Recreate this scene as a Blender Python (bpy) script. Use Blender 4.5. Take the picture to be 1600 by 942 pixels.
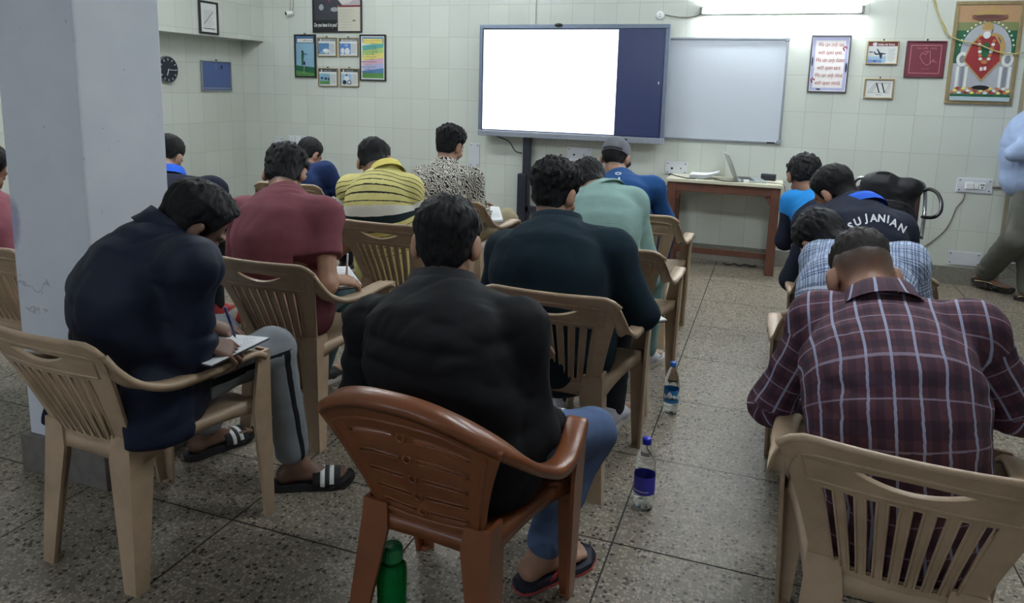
import bpy, bmesh, math, random
import numpy as np
from mathutils import Vector, Matrix
from mathutils.bvhtree import BVHTree

random.seed(7)
np.random.seed(7)
SC = bpy.context.scene
COL = SC.collection
for _o in list(bpy.data.objects):
    bpy.data.objects.remove(_o, do_unlink=True)

# ------------------------------------------------------------------ camera
FPX, CAM_YAW, CAM_PITCH, CAM_ROLL, CAM_H = 1143.79, 0.340186, 0.171871, 0.026491, 1.44457
CXP, CYP = 800.0, 335.535
cy_, sy_ = math.cos(CAM_YAW), math.sin(CAM_YAW)
FW = np.array([-sy_ * math.cos(CAM_PITCH), cy_ * math.cos(CAM_PITCH), -math.sin(CAM_PITCH)])
_r0 = np.array([cy_, sy_, 0.0])
_u0 = np.cross(_r0, FW)
RT = math.cos(CAM_ROLL) * _r0 + math.sin(CAM_ROLL) * _u0
UP = -math.sin(CAM_ROLL) * _r0 + math.cos(CAM_ROLL) * _u0
CAMP = np.array([0, 0, CAM_H])
cam_d = bpy.data.cameras.new('camera')
cam = bpy.data.objects.new('camera', cam_d)
COL.objects.link(cam)
cam_d.sensor_fit = 'HORIZONTAL'
cam_d.sensor_width = 36.0
cam_d.lens = FPX * 36.0 / 1600.0
cam_d.shift_y = -(471.0 - CYP) / 1600.0
cam_d.clip_start = 0.05
cam.matrix_world = Matrix(((RT[0], UP[0], -FW[0], 0), (RT[1], UP[1], -FW[1], 0),
                           (RT[2], UP[2], -FW[2], CAM_H), (0, 0, 0, 1)))
SC.camera = cam

# ------------------------------------------------------------------ world, exposure
SC.view_settings.view_transform = 'Standard'
SC.view_settings.look = 'None'
SC.view_settings.gamma = 1.0
SC.view_settings.use_curve_mapping = False
SC.view_settings.exposure = EXPOSURE = 1.55
w = bpy.data.worlds.new('world')
SC.world = w
w.use_nodes = True
w.node_tree.nodes['Background'].inputs[0].default_value = (0.75, 0.85, 1.0, 1)
w.node_tree.nodes['Background'].inputs[1].default_value = 0.35
SC.cycles.use_denoising = True
SC.cycles.max_bounces = 10
SC.cycles.transmission_bounces = 12
SC.cycles.sample_clamp_indirect = 6.0
TUBE_STRENGTH = 55.0   # the lit tube on the board wall
CEIL_STRENGTH = 70.0   # the tubes of the other fittings in the room

REAR_STRENGTH = 36.0        # the tubes on the wall behind the camera

# ------------------------------------------------------------------ helpers
def ray(u, v):
    return FW + ((u - CXP) / FPX) * RT - ((v - CYP) / FPX) * UP
def at(u, v, Y):
    d = ray(u, v)
    return CAMP + d * (Y / d[1])
def floor_at(u, v, z=0.0):
    d = ray(u, v)
    return CAMP + d * ((z - CAM_H) / d[2])
def V3(*a): return np.array(a, float)
def nrm(v):
    v = np.asarray(v, float)
    return v / (np.linalg.norm(v) + 1e-12)

def lin(c):
    out = []
    for x in c[:3]:
        x = x / 255.0
        out.append(x / 12.92 if x <= 0.04045 else ((x + 0.055) / 1.055) ** 2.4)
    return (out[0], out[1], out[2], 1.0)

class NT:
    """small wrapper for shader node trees"""
    def __init__(self, name):
        self.m = bpy.data.materials.new(name)
        self.m.use_nodes = True
        self.t = self.m.node_tree
        self.b = self.t.nodes['Principled BSDF']
    def n(self, typ, **kw):
        nd = self.t.nodes.new(typ)
        for k, v in kw.items():
            setattr(nd, k, v)
        return nd
    def l(self, a, b): self.t.links.new(a, b)
    def val(self, sock, v):
        if hasattr(v, 'is_output') or isinstance(v, bpy.types.NodeSocket):
            self.l(v, sock)
        else:
            sock.default_value = v
    def math(self, op, a, b=0.0, c=0.0, clamp=False):
        nd = self.n('ShaderNodeMath', operation=op, use_clamp=clamp)
        self.val(nd.inputs[0], a); self.val(nd.inputs[1], b); self.val(nd.inputs[2], c)
        return nd.outputs[0]
    def mix(self, f, a, b, blend='MIX'):
        nd = self.n('ShaderNodeMix', data_type='RGBA', blend_type=blend)
        self.val(nd.inputs[0], f); self.val(nd.inputs[6], a); self.val(nd.inputs[7], b)
        return nd.outputs[2]
    def coord(self, what='Object'):
        return self.n('ShaderNodeTexCoord').outputs[what]
    def uv(self):
        s = self.n('ShaderNodeSeparateXYZ')
        self.l(self.n('ShaderNodeUVMap').outputs[0], s.inputs[0])
        return s.outputs[0], s.outputs[1]
    def noise(self, scale, detail=3.0, rough=0.5, vec=None, dist=0.0, out=0):
        nd = self.n('ShaderNodeTexNoise')
        nd.inputs['Scale'].default_value = scale
        nd.inputs['Detail'].default_value = detail
        nd.inputs['Roughness'].default_value = rough
        nd.inputs['Distortion'].default_value = dist
        self.l(vec if vec is not None else self.coord(), nd.inputs['Vector'])
        return nd.outputs[out]
    def scaled(self, vec, sx, sy, sz):
        nd = self.n('ShaderNodeMapping')
        nd.inputs['Scale'].default_value = (sx, sy, sz)
        self.l(vec, nd.inputs['Vector'])
        return nd.outputs[0]
    def ramp(self, f, stops, interp='LINEAR'):
        nd = self.n('ShaderNodeValToRGB')
        cr = nd.color_ramp
        cr.interpolation = interp
        while len(cr.elements) > 1:
            cr.elements.remove(cr.elements[-1])
        for i, (p, c) in enumerate(stops):
            e = cr.elements[0] if i == 0 else cr.elements.new(p)
            e.position = p
            e.color = c
        self.val(nd.inputs[0], f)
        return nd.outputs[0]
    def bump(self, h, strength=0.3, dist=0.01, normal=None):
        nd = self.n('ShaderNodeBump')
        nd.inputs['Strength'].default_value = strength
        nd.inputs['Distance'].default_value = dist
        self.l(h, nd.inputs['Height'])
        if normal is not None: self.l(normal, nd.inputs['Normal'])
        self.l(nd.outputs[0], self.b.inputs['Normal'])
        return nd.outputs[0]
    def base(self, c): self.val(self.b.inputs['Base Color'], c)
    def rough(self, r): self.val(self.b.inputs['Roughness'], r)

_MATS = {}
def plain(name, rgb, rough=0.5, metal=0.0, var=0.06, scale=30.0, bump=0.0, spec=0.5, emit=None, emit_s=0.0):
    """procedural material with a little noise in colour and roughness"""
    if name in _MATS: return _MATS[name]
    k = NT(name)
    c = lin(rgb)
    nz = k.noise(scale, 4.0)
    hi = tuple(min(1.0, x * (1 + var)) for x in c[:3]) + (1,)
    lo = tuple(x * (1 - var) for x in c[:3]) + (1,)
    k.base(k.ramp(nz, [(0.3, lo), (0.7, hi)]))
    k.rough(rough)
    k.b.inputs['Metallic'].default_value = metal
    k.b.inputs['Specular IOR Level'].default_value = spec
    if bump: k.bump(nz, bump, 0.005)
    if emit is not None:
        k.b.inputs['Emission Color'].default_value = lin(emit)
        k.b.inputs['Emission Strength'].default_value = emit_s
    _MATS[name] = k.m
    return k.m

def tag(o, label=None, cat=None, group=None, kind=None):
    if label: o['label'] = label
    if cat: o['category'] = cat
    if group: o['group'] = group
    if kind: o['kind'] = kind
    return o

def empty(name, loc=(0, 0, 0), rz=0.0):
    o = bpy.data.objects.new(name, None)
    o.empty_display_size = 0.05
    COL.objects.link(o)
    o.location = loc
    o.rotation_euler = (0, 0, rz)
    return o

def link_mesh(name, me, mats, parent=None, smooth=False):
    o = bpy.data.objects.new(name, me)
    COL.objects.link(o)
    for m in (mats if isinstance(mats, (list, tuple)) else [mats]):
        me.materials.append(m)
    if parent is not None: o.parent = parent
    if smooth:
        me.polygons.foreach_set('use_smooth', [True] * len(me.polygons))
    return o

class MB:
    """collects shapes into one mesh with material indices"""
    def __init__(self):
        self.v, self.f, self.mi, self.sm = [], [], [], []
    def add(self, vs, fs, mi=0, smooth=False):
        b = len(self.v)
        self.v += [tuple(map(float, x)) for x in vs]
        for f in fs:
            self.f.append([b + i for i in f]); self.mi.append(mi); self.sm.append(smooth)
        return self
    def box(self, lo, hi, mi=0, bev=0.0, M=None):
        bm = bmesh.new()
        bmesh.ops.create_cube(bm, size=1.0)
        lo, hi = np.array(lo, float), np.array(hi, float)
        for v in bm.verts:
            v.co = Vector((lo + hi) / 2 + (hi - lo) * np.array(v.co))
        if bev > 0:
            bmesh.ops.bevel(bm, geom=bm.edges[:], offset=bev, segments=2, profile=0.6, affect='EDGES', clamp_overlap=True)
        if M is not None: bmesh.ops.transform(bm, matrix=M, verts=bm.verts)
        bm.verts.index_update()
        self.add([v.co for v in bm.verts], [[v.index for v in f.verts] for f in bm.faces], mi, False)
        bm.free()
        return self
    def lathe(self, prof, n=24, mi=0, c=(0, 0, 0), M=None, smooth=True, caps=True):
        vs = []
        for r, z in prof:
            for i in range(n):
                a = 2 * math.pi * i / n
                p = Vector((r * math.cos(a), r * math.sin(a), z))
                if M is not None: p = M @ p
                vs.append((p[0] + c[0], p[1] + c[1], p[2] + c[2]))
        fs = []
        for j in range(len(prof) - 1):
            for i in range(n):
                k = (i + 1) % n
                fs.append([j * n + i, j * n + k, (j + 1) * n + k, (j + 1) * n + i])
        if caps:
            fs.append(list(range(n))[::-1])
            fs.append([(len(prof) - 1) * n + i for i in range(n)])
        return self.add(vs, fs, mi, smooth)
    def tube(self, pts, r, n=10, mi=0, closed=False, smooth=True):
        pts = [np.array(p, float) for p in pts]
        rs = r if isinstance(r, (list, tuple)) else [r] * len(pts)
        m = len(pts)
        up = None
        vs, fs = [], []
        for i in range(m):
            a = pts[(i - 1) % m] if (closed or i > 0) else pts[i]
            b = pts[(i + 1) % m] if (closed or i < m - 1) else pts[i]
            t = nrm(b - a)
            if up is None:
                up = np.array([0, 0, 1.0]) if abs(t[2]) < 0.9 else np.array([1.0, 0, 0])
            s = nrm(np.cross(t, up)); up = nrm(np.cross(s, t))
            for k in range(n):
                an = 2 * math.pi * k / n
                vs.append(pts[i] + rs[i] * (math.cos(an) * s + math.sin(an) * up))
        for i in range(m if closed else m - 1):
            j = (i + 1) % m
            for k in range(n):
                l = (k + 1) % n
                fs.append([i * n + k, i * n + l, j * n + l, j * n + k])
        if not closed:
            fs.append(list(range(n))[::-1]); fs.append([(m - 1) * n + k for k in range(n)])
        return self.add(vs, fs, mi, smooth)
    def loft(self, secs, mi=0, smooth=False, caps=True):
        """secs: list of rings with the same number of points"""
        n = len(secs[0]); vs = [p for s in secs for p in s]; fs = []
        for j in range(len(secs) - 1):
            for i in range(n):
                k = (i + 1) % n
                fs.append([j * n + i, j * n + k, (j + 1) * n + k, (j + 1) * n + i])
        if caps:
            fs.append(list(range(n))[::-1]); fs.append([(len(secs) - 1) * n + i for i in range(n)])
        return self.add(vs, fs, mi, smooth)
    def build(self, name, mats, parent=None, loc=None, fix=True):
        me = bpy.data.meshes.new(name)
        me.from_pydata(self.v, [], self.f)
        me.polygons.foreach_set('material_index', self.mi)
        me.polygons.foreach_set('use_smooth', self.sm)
        me.update()
        if fix:
            bm = bmesh.new(); bm.from_mesh(me)
            bmesh.ops.recalc_face_normals(bm, faces=bm.faces[:])
            bm.to_mesh(me); bm.free()
        o = link_mesh(name, me, mats, parent)
        if loc is not None: o.location = loc
        return o

def spline(pts, n=8, closed=False):
    """Catmull-Rom through the points"""
    P = [np.array(p, float) for p in pts]
    out = []
    m = len(P)
    for i in range(m if closed else m - 1):
        p0 = P[(i - 1) % m] if (closed or i > 0) else 2 * P[0] - P[1]
        p1 = P[i]; p2 = P[(i + 1) % m]
        p3 = P[(i + 2) % m] if (closed or i + 2 < m) else 2 * P[-1] - P[-2]
        for k in range(n):
            t = k / n
            out.append(0.5 * ((2 * p1) + (-p0 + p2) * t + (2 * p0 - 5 * p1 + 4 * p2 - p3) * t * t + (-p0 + 3 * p1 - 3 * p2 + p3) * t ** 3))
    if not closed: out.append(P[-1])
    return out

def copy_tree(o, parent=None):
    c = o.copy(); COL.objects.link(c); c.parent = parent
    for ch in [x for x in bpy.data.objects if x.parent == o]:
        copy_tree(ch, c)
    return c

def text_mesh(body, size=1.0, shear=0.0, bold=0.0, align='CENTER', spacing=1.0):
    cu = bpy.data.curves.new('text', 'FONT')
    cu.body = body; cu.size = size; cu.shear = shear; cu.offset = bold
    cu.align_x = align; cu.align_y = 'CENTER'; cu.space_character = spacing
    cu.resolution_u = 3
    ob = bpy.data.objects.new('text', cu)
    COL.objects.link(ob)
    dg = bpy.context.evaluated_depsgraph_get()
    me = bpy.data.meshes.new_from_object(ob.evaluated_get(dg))
    vs = [tuple(v.co) for v in me.vertices]; fs = [list(p.vertices) for p in me.polygons]
    bpy.data.objects.remove(ob, do_unlink=True); bpy.data.curves.remove(cu); bpy.data.meshes.remove(me)
    return vs, fs

class Flat:
    """a printed sheet: layered flat shapes in (x, z), facing -Y; layers 0.3 mm apart"""
    def __init__(self): self.mb = MB(); self.mats = []; self.y = 0.0
    def mi(self, m):
        if m not in self.mats: self.mats.append(m)
        return self.mats.index(m)
    def lay(self): self.y -= 0.0003
    def poly(self, pts, m):
        self.lay(); self.mb.add([(p[0], self.y, p[1]) for p in pts], [list(range(len(pts)))], self.mi(m)); return self
    def rect(self, x0, z0, x1, z1, m): return self.poly([(x0, z0), (x1, z0), (x1, z1), (x0, z1)], m)
    def ell(self, cx, cz, rx, rz, m, n=20, a0=0, a1=360):
        return self.poly([(cx + rx * math.cos(math.radians(a0 + (a1 - a0) * i / n)), cz + rz * math.sin(math.radians(a0 + (a1 - a0) * i / n))) for i in range(n + (1 if a1 - a0 < 360 else 0))], m)
    def line(self, pts, wd, m):
        self.lay(); i_ = self.mi(m)
        for a, b in zip(pts[:-1], pts[1:]):
            a, b = np.array(a, float), np.array(b, float); d = nrm(b - a); nn = np.array([-d[1], d[0]]) * wd / 2
            q = [a + nn, a - nn, b - nn, b + nn]
            self.mb.add([(p[0], self.y, p[1]) for p in q], [[0, 1, 2, 3]], i_)
        return self
    def text(self, s, cx, cz, size, m, shear=0.0, bold=0.0, sx=1.0, spacing=1.0):
        self.lay(); vs, fs = text_mesh(s, size, shear, bold, spacing=spacing)
        self.mb.add([(cx + v[0] * sx, self.y, cz + v[1]) for v in vs], fs, self.mi(m)); return self
    def build(self, name, parent, loc=(0, 0, 0)):
        return self.mb.build(name, self.mats, parent, loc, fix=False)
# ------------------------------------------------------------------ the room
WD, WL, WR, WREAR, CEIL = 6.5024, -5.383, 3.3, -3.0, 3.0
OPEN_X = 1.70                     # the board wall ends here; a passage goes on behind it
TP, TH, TZ0 = 0.2, 0.29372, 1.60551   # wall tile width, height, one joint height

def tile_mat(name, axis, off):
    k = NT(name)
    geo = k.n('ShaderNodeNewGeometry')
    s = k.n('ShaderNodeSeparateXYZ'); k.l(geo.outputs['Position'], s.inputs[0])
    a = s.outputs[0] if axis == 'X' else s.outputs[1]
    cb = k.n('ShaderNodeCombineXYZ')
    k.l(k.math('SUBTRACT', a, off), cb.inputs[0])
    k.l(k.math('SUBTRACT', s.outputs[2], TZ0), cb.inputs[1])
    br = k.n('ShaderNodeTexBrick', offset=0.0, squash=1.0)
    br.inputs['Scale'].default_value = 1.0
    br.inputs['Brick Width'].default_value = TP
    br.inputs['Row Height'].default_value = TH
    br.inputs['Mortar Size'].default_value = 0.0016
    br.inputs['Mortar Smooth'].default_value = 0.3
    br.inputs['Color1'].default_value = lin((211, 216, 208))
    br.inputs['Color2'].default_value = lin((204, 209, 201))
    br.inputs['Mortar'].default_value = lin((166, 167, 156))
    k.l(cb.outputs[0], br.inputs['Vector'])
    nz = k.noise(1.4, 4.0, 0.6, geo.outputs['Position'])
    mot = k.ramp(nz, [(0.3, (0.94, 0.94, 0.92, 1)), (0.75, (1, 1, 1, 1))])
    k.base(k.mix(1.0, br.outputs[0], mot, 'MULTIPLY'))
    k.rough(k.math('MULTIPLY_ADD', br.outputs['Fac'], 0.5, 0.17))
    k.bump(k.math('SUBTRACT', 1.0, br.outputs['Fac']), 0.35, 0.002)
    return k.m
M_TILE_X = tile_mat('cream wall tile', 'X', WL)
M_TILE_Y = tile_mat('cream side wall tile', 'Y', WD)

def floor_mat():
    k = NT('terrazzo')
    co = k.n('ShaderNodeNewGeometry').outputs['Position']
    # broad worn patches
    big = k.noise(1.1, 5.0, 0.6, co)
    base = k.ramp(big, [(0.28, lin((99, 87, 75))), (0.5, lin((109, 97, 84))), (0.75, lin((119, 109, 93)))])
    fine = k.noise(260, 2.0, 0.6, co)
    base = k.mix(0.5, base, k.ramp(fine, [(0.35, lin((92, 85, 74))), (0.65, lin((152, 146, 130)))]))
    def chips(scale, lo, hi, col, size, seed):
        mp = k.n('ShaderNodeMapping'); mp.inputs['Location'].default_value = (seed, seed * 1.7, 0); k.l(co, mp.inputs['Vector'])
        wv = k.n('ShaderNodeVectorMath', operation='ADD'); k.l(mp.outputs[0], wv.inputs[0])
        sc = k.n('ShaderNodeVectorMath', operation='SCALE'); sc.inputs['Scale'].default_value = 0.012
        k.l(k.noise(scale * 0.9, 2.0, 0.5, mp.outputs[0], out=1), sc.inputs[0]); k.l(sc.outputs[0], wv.inputs[1])
        vo = k.n('ShaderNodeTexVoronoi', feature='F1'); vo.inputs['Scale'].default_value = scale
        k.l(wv.outputs[0], vo.inputs['Vector'])
        s = k.n('ShaderNodeSeparateColor'); k.l(vo.outputs['Color'], s.inputs[0])
        sel = k.math('MULTIPLY', k.math('GREATER_THAN', s.outputs[0], lo), k.math('LESS_THAN', s.outputs[0], hi))
        rad = k.math('MULTIPLY_ADD', s.outputs[1], size * 0.6, size * 0.55)
        m = k.math('MULTIPLY', sel, k.math('LESS_THAN', vo.outputs['Distance'], rad))
        return m, col
    c = base
    for m, col in (chips(75, 0.0, 0.52, lin((160, 149, 135)), 0.44, 3.1), chips(95, 0.0, 0.40, lin((152, 141, 127)), 0.52, 9.7),
                   chips(62, 0.50, 0.84, lin((44, 38, 34)), 0.42, 1.3), chips(48, 0.2, 0.34, lin((70, 60, 52)), 0.3, 6.2)):
        c = k.mix(m, c, col)
    k.base(c)
    k.rough(k.math('MULTIPLY_ADD', big, 0.25, 0.32))
    k.b.inputs['Specular IOR Level'].default_value = 0.4
    return k.m
M_TERRAZZO = floor_mat()
M_GROUT = plain('floor dividing strip', (40, 35, 31), 0.8)
M_WHITEWASH = plain('whitewashed plaster', (206, 210, 214), 0.75, var=0.03, scale=6, bump=0.05)
M_CEIL = plain('ceiling paint', (225, 226, 222), 0.8, var=0.02)
M_GRANITE = plain('grey skirting', (122, 118, 110), 0.5, var=0.15, scale=60)

def slab_floor():
    p, q, xa = 0.60472, 6.3868, -0.3874
    xs = [xa + p * i for i in range(-9, 8)]
    mb = MB()
    g = 0.0028
    X0, X1, Y0, Y1 = WL - 0.15, WR, WREAR, 7.6
    mb.add([(X0, Y0, -0.004), (X1, Y0, -0.004), (X1, Y1, -0.004), (X0, Y1, -0.004)], [[0, 1, 2, 3]], 1)
    cols = list(zip([X0] + xs, xs + [X1]))
    for a, b in cols:
        if b < a: continue
        ys = [q - p * i for i in range(-2, 16)]
        if b < -0.98:
            ys = [y for y in ys if y > 2.0] + [1.7985 - p * i for i in range(0, 9)]
        ys = sorted([y for y in ys if Y0 < y < Y1])
        for c, d in zip([Y0] + ys, ys + [Y1]):
            mb.add([(a + g, c + g, 0), (b - g, c + g, 0), (b - g, d - g, 0), (a + g, d - g, 0)], [[0, 1, 2, 3]], 0)
    return tag(mb.build('floor', [M_TERRAZZO, M_GROUT], fix=False), kind='structure')
slab_floor()

def struct(name, lo, hi, m, bev=0.0, parent=None):
    return tag(MB().box(lo, hi, 0, bev).build(name, m, parent), kind='structure')
struct('wall_back', (WL - 0.15, WD, 0), (OPEN_X, WD + 0.15, CEIL), M_TILE_X)
struct('wall_left', (WL - 0.15, WREAR, 0), (WL, WD, CEIL), M_TILE_Y)
struct('wall_passage', (OPEN_X - 0.1, 7.6, 0), (WR + 0.15, 7.75, CEIL), M_WHITEWASH)
struct('wall_right', (WR, WREAR, 0), (WR + 0.15, 7.6, CEIL), M_TILE_Y)
struct('wall_rear', (WL - 0.15, WREAR - 0.15, 0), (WR + 0.15, WREAR, CEIL), M_WHITEWASH)
struct('ceiling', (WL - 0.15, WREAR - 0.15, CEIL), (WR + 0.15, 7.75, CEIL + 0.12), M_CEIL)
struct('trim_1', (WL, WREAR, 1.852), (-5.10, WD, CEIL), M_TILE_Y)       # tiled beam over the side wall
struct('baseboard_back', (WL, WD - 0.012, 0), (OPEN_X, WD, 0.141), M_GRANITE, 0.003)
struct('baseboard_left', (WL, WREAR, 0), (WL + 0.012, WD - 0.012, 0.141), M_GRANITE, 0.003)
struct('trim_2', (OPEN_X, WD - 0.005, 0), (OPEN_X + 0.03, WD + 0.155, CEIL), plain('passage edge plaster', (150, 142, 120), 0.7))
struct('trim_3', (-2.216, WD - 0.018, 1.95), (-2.12, WD, CEIL), M_TILE_X, 0.003)   # tiled conduit strip above the screen

# pillar
def pillar_mat():
    k = NT('scuffed whitewash')
    co = k.coord()
    n1 = k.noise(3.0, 5.0, 0.6, co)
    c = k.ramp(n1, [(0.3, lin((212, 217, 228))), (0.7, lin((224, 228, 236)))])
    n2 = k.noise(38.0, 3.0, 0.6, co)
    c = k.mix(k.ramp(n2, [(0.70, (0, 0, 0, 1)), (0.76, (0.5, 0.5, 0.5, 1))]), c, lin((150, 148, 150)))
    # purple stain on the near left edge, grey scribbles lower down
    s = k.n('ShaderNodeSeparateXYZ'); k.l(co, s.inputs[0])
    def near(sock, c0, r0):
        return k.math('SUBTRACT', 1.0, k.math('DIVIDE', k.math('ABSOLUTE', k.math('SUBTRACT', sock, c0)), r0), clamp=True)
    st = k.math('MULTIPLY', near(s.outputs[0], -2.505, 0.07), near(s.outputs[2], 0.93, 0.13))
    st = k.math('MULTIPLY', k.ramp(k.math('MULTIPLY', st, k.noise(14, 4, 0.6, co)), [(0.10, (0, 0, 0, 1)), (0.22, (1, 1, 1, 1))]), 0.55)
    c = k.mix(st, c, lin((120, 112, 168)))
    sc = k.math('MULTIPLY', near(s.outputs[0], -2.42, 0.10), near(s.outputs[2], 0.69, 0.10))
    ln = k.n('ShaderNodeTexWave', wave_type='RINGS'); ln.inputs['Scale'].default_value = 9; ln.inputs['Distortion'].default_value = 9; ln.inputs['Detail'].default_value = 3
    k.l(co, ln.inputs['Vector'])
    m = k.math('MULTIPLY', k.math('GREATER_THAN', ln.outputs['Fac'], 0.965), k.math('GREATER_THAN', sc, 0.15))
    c = k.mix(k.math('MULTIPLY', m, 0.35), c, lin((120, 120, 130)))
    k.base(c); k.rough(0.8); k.bump(n1, 0.1, 0.01)
    return k.m
pl = struct('pillar', (-2.505, 1.795, 0.0), (-2.142, 2.148, CEIL), pillar_mat(), 0.008)
struct('plinth', (-2.53, 1.772, 0.0), (-2.118, 2.172, 0.142), plain('pillar plinth stone', (112, 106, 102), 0.7, var=0.2, scale=25), 0.004, pl)

# ------------------------------------------------------------------ lamps of the room
M_TUBE = NT('lit tube'); M_TUBE.b.inputs['Base Color'].default_value = (1, 1, 1, 1)
M_TUBE.b.inputs['Emission Color'].default_value = (0.90, 0.96, 1.0, 1); M_TUBE.b.inputs['Emission Strength'].default_value = TUBE_STRENGTH
M_TUBE = M_TUBE.m
M_TUBE2 = NT('lit room tube'); M_TUBE2.b.inputs['Base Color'].default_value = (1, 1, 1, 1)
M_TUBE2.b.inputs['Emission Color'].default_value = (0.88, 0.95, 1.0, 1); M_TUBE2.b.inputs['Emission Strength'].default_value = CEIL_STRENGTH
M_TUBE2 = M_TUBE2.m
M_TUBE3 = NT('lit rear tube'); M_TUBE3.b.inputs['Base Color'].default_value = (1, 1, 1, 1)
M_TUBE3.b.inputs['Emission Color'].default_value = (0.80, 0.88, 1.0, 1); M_TUBE3.b.inputs['Emission Strength'].default_value = REAR_STRENGTH
M_TUBE3 = M_TUBE3.m
M_BATTEN = plain('white enamel', (225, 226, 226), 0.35, var=0.02)
M_HOLDER = plain('tube holder grey', (120, 122, 120), 0.4)

def tube_lamp(label, x, y, z, length, rz, group, m, hang=False):
    """batten with one tube; local X along the tube, local -Y away from the wall (or down from the ceiling)"""
    r = empty('tube_light', (x, y, z), rz)
    tag(r, label, 'lamp', group)
    h = length / 2
    if hang:
        MB().box((-h, -0.03, 0.03), (h, 0.03, 0.07), 0, 0.004).build('batten', M_BATTEN, r)
        cy, cz = 0.0, 0.0
    else:
        MB().box((-h, -0.03, -0.025), (h, 0.0, 0.025), 0, 0.004).build('batten', M_BATTEN, r)
        cy, cz = -0.055, 0.0
    MB().tube([(-h + 0.015, cy, cz), (h - 0.015, cy, cz)], 0.014, 14).build('tube', m, r)
    for s in (-1, 1):
        e = MB()
        if hang: e.box((s * h - 0.012, -0.02, -0.02), (s * h + 0.012, 0.02, 0.035), 0, 0.003)
        else: e.box((s * h - 0.012, -0.078, -0.024), (s * h + 0.012, 0.002, 0.024), 0, 0.003)
        e.build('end_holder', M_HOLDER, r)
    return r
tube_lamp('lit white tube lamp on the tiled wall above the whiteboard', -0.047, WD, 2.117, 1.225, 0, None, M_TUBE)
tube_lamp('white tube lamp on the whitewashed rear wall', -1.3, WREAR, 2.35, 1.2, math.pi, 'rear wall tube lamps', M_TUBE3)
tube_lamp('white tube lamp on the whitewashed rear wall', -3.6, WREAR, 2.35, 1.2, math.pi, 'rear wall tube lamps', M_TUBE3)
for lx, ly, q in ((-3.2, 4.6, 0), (0.6, 4.6, 0), (-3.4, 2.7, 0), (0.5, 2.4, 0)):
    tube_lamp('white ceiling tube lamp hanging over the rows of chairs', lx, ly, CEIL - 0.07, 1.2, 0, 'ceiling tube lamps', M_TUBE2, True)

# ------------------------------------------------------------------ things on the board wall
def frame_bars(W_, H_, bar, dep):
    mb = MB()
    for a in ((0, 0, W_, bar), (0, H_ - bar, W_, H_), (0, bar, bar, H_ - bar), (W_ - bar, bar, W_, H_ - bar)):
        mb.box((a[0], -dep, a[1]), (a[2], 0, a[3]), 0, min(0.003, bar * 0.25))
    return mb

def picture(name, label, cat, x0, z0, x1, z1, bar, frame_m, sheet, group=None, tilt=0.0, wall='back', nail=True, y=None):
    """frame hung on a wall; origin at its lower left corner; sheet(Flat, W, H) draws the print"""
    W_, H_ = x1 - x0, z1 - z0
    r = empty(name, (x0, (WD if y is None else y) - 0.004, z0)) if wall == 'back' else None
    if wall == 'left':
        r = empty(name, (y + 0.004, x0, z0), math.pi / 2)      # local x -> +Y, local -y -> +X
    tag(r, label, cat, group)
    if tilt: r.rotation_euler[1] = tilt
    frame_bars(W_, H_, bar, 0.02).build('frame', frame_m, r)
    MB().box((bar * 0.5, -0.008, bar * 0.5), (W_ - bar * 0.5, -0.001, H_ - bar * 0.5)).build('backing', plain('picture card', (210, 208, 200), 0.6), r)
    f = Flat(); f.y = -0.0085
    sheet(f, W_, H_, bar)
    f.build('print', r)
    if nail:
        MB().lathe([(0.004, 0), (0.004, 0.02), (0.007, 0.022)], 8, M=Matrix.Translation((W_ / 2, 0.0, H_ + 0.008)) @ Matrix.Rotation(math.pi / 2, 4, 'X')).build('nail', plain('dark iron', (50, 48, 46), 0.5), r)
    return r

def pm(name, rgb, rough=0.35): return plain('print ' + name, rgb, rough, var=0.03, scale=40)
PW, PK, PBL, PSK, PGR = pm('white', (222, 224, 222)), pm('black', (24, 24, 28)), pm('blue', (84, 126, 170)), pm('sky', (132, 172, 194)), pm('green', (88, 138, 72))
PRED, PGO, PYE, PGY, PNV = pm('red', (148, 54, 54)), pm('gold', (176, 148, 92)), pm('yellow', (226, 212, 120)), pm('grey', (150, 156, 160)), pm('navy', (36, 44, 72))
PPI, PDG, PMA, PLV, POR = pm('pink', (206, 168, 186)), pm('dark green', (34, 92, 62)), pm('maroon', (122, 38, 52)), pm('lavender', (176, 178, 214)), pm('orange', (182, 116, 74))
F_BLACK = plain('black frame wood', (34, 32, 34), 0.35)
F_BRASS = plain('brass frame', (150, 132, 96), 0.35, metal=0.3, var=0.12)
F_SILV = plain('silver frame', (150, 152, 152), 0.35, metal=0.5)
F_GREY = plain('dark grey frame', (78, 76, 84), 0.4)

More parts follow.
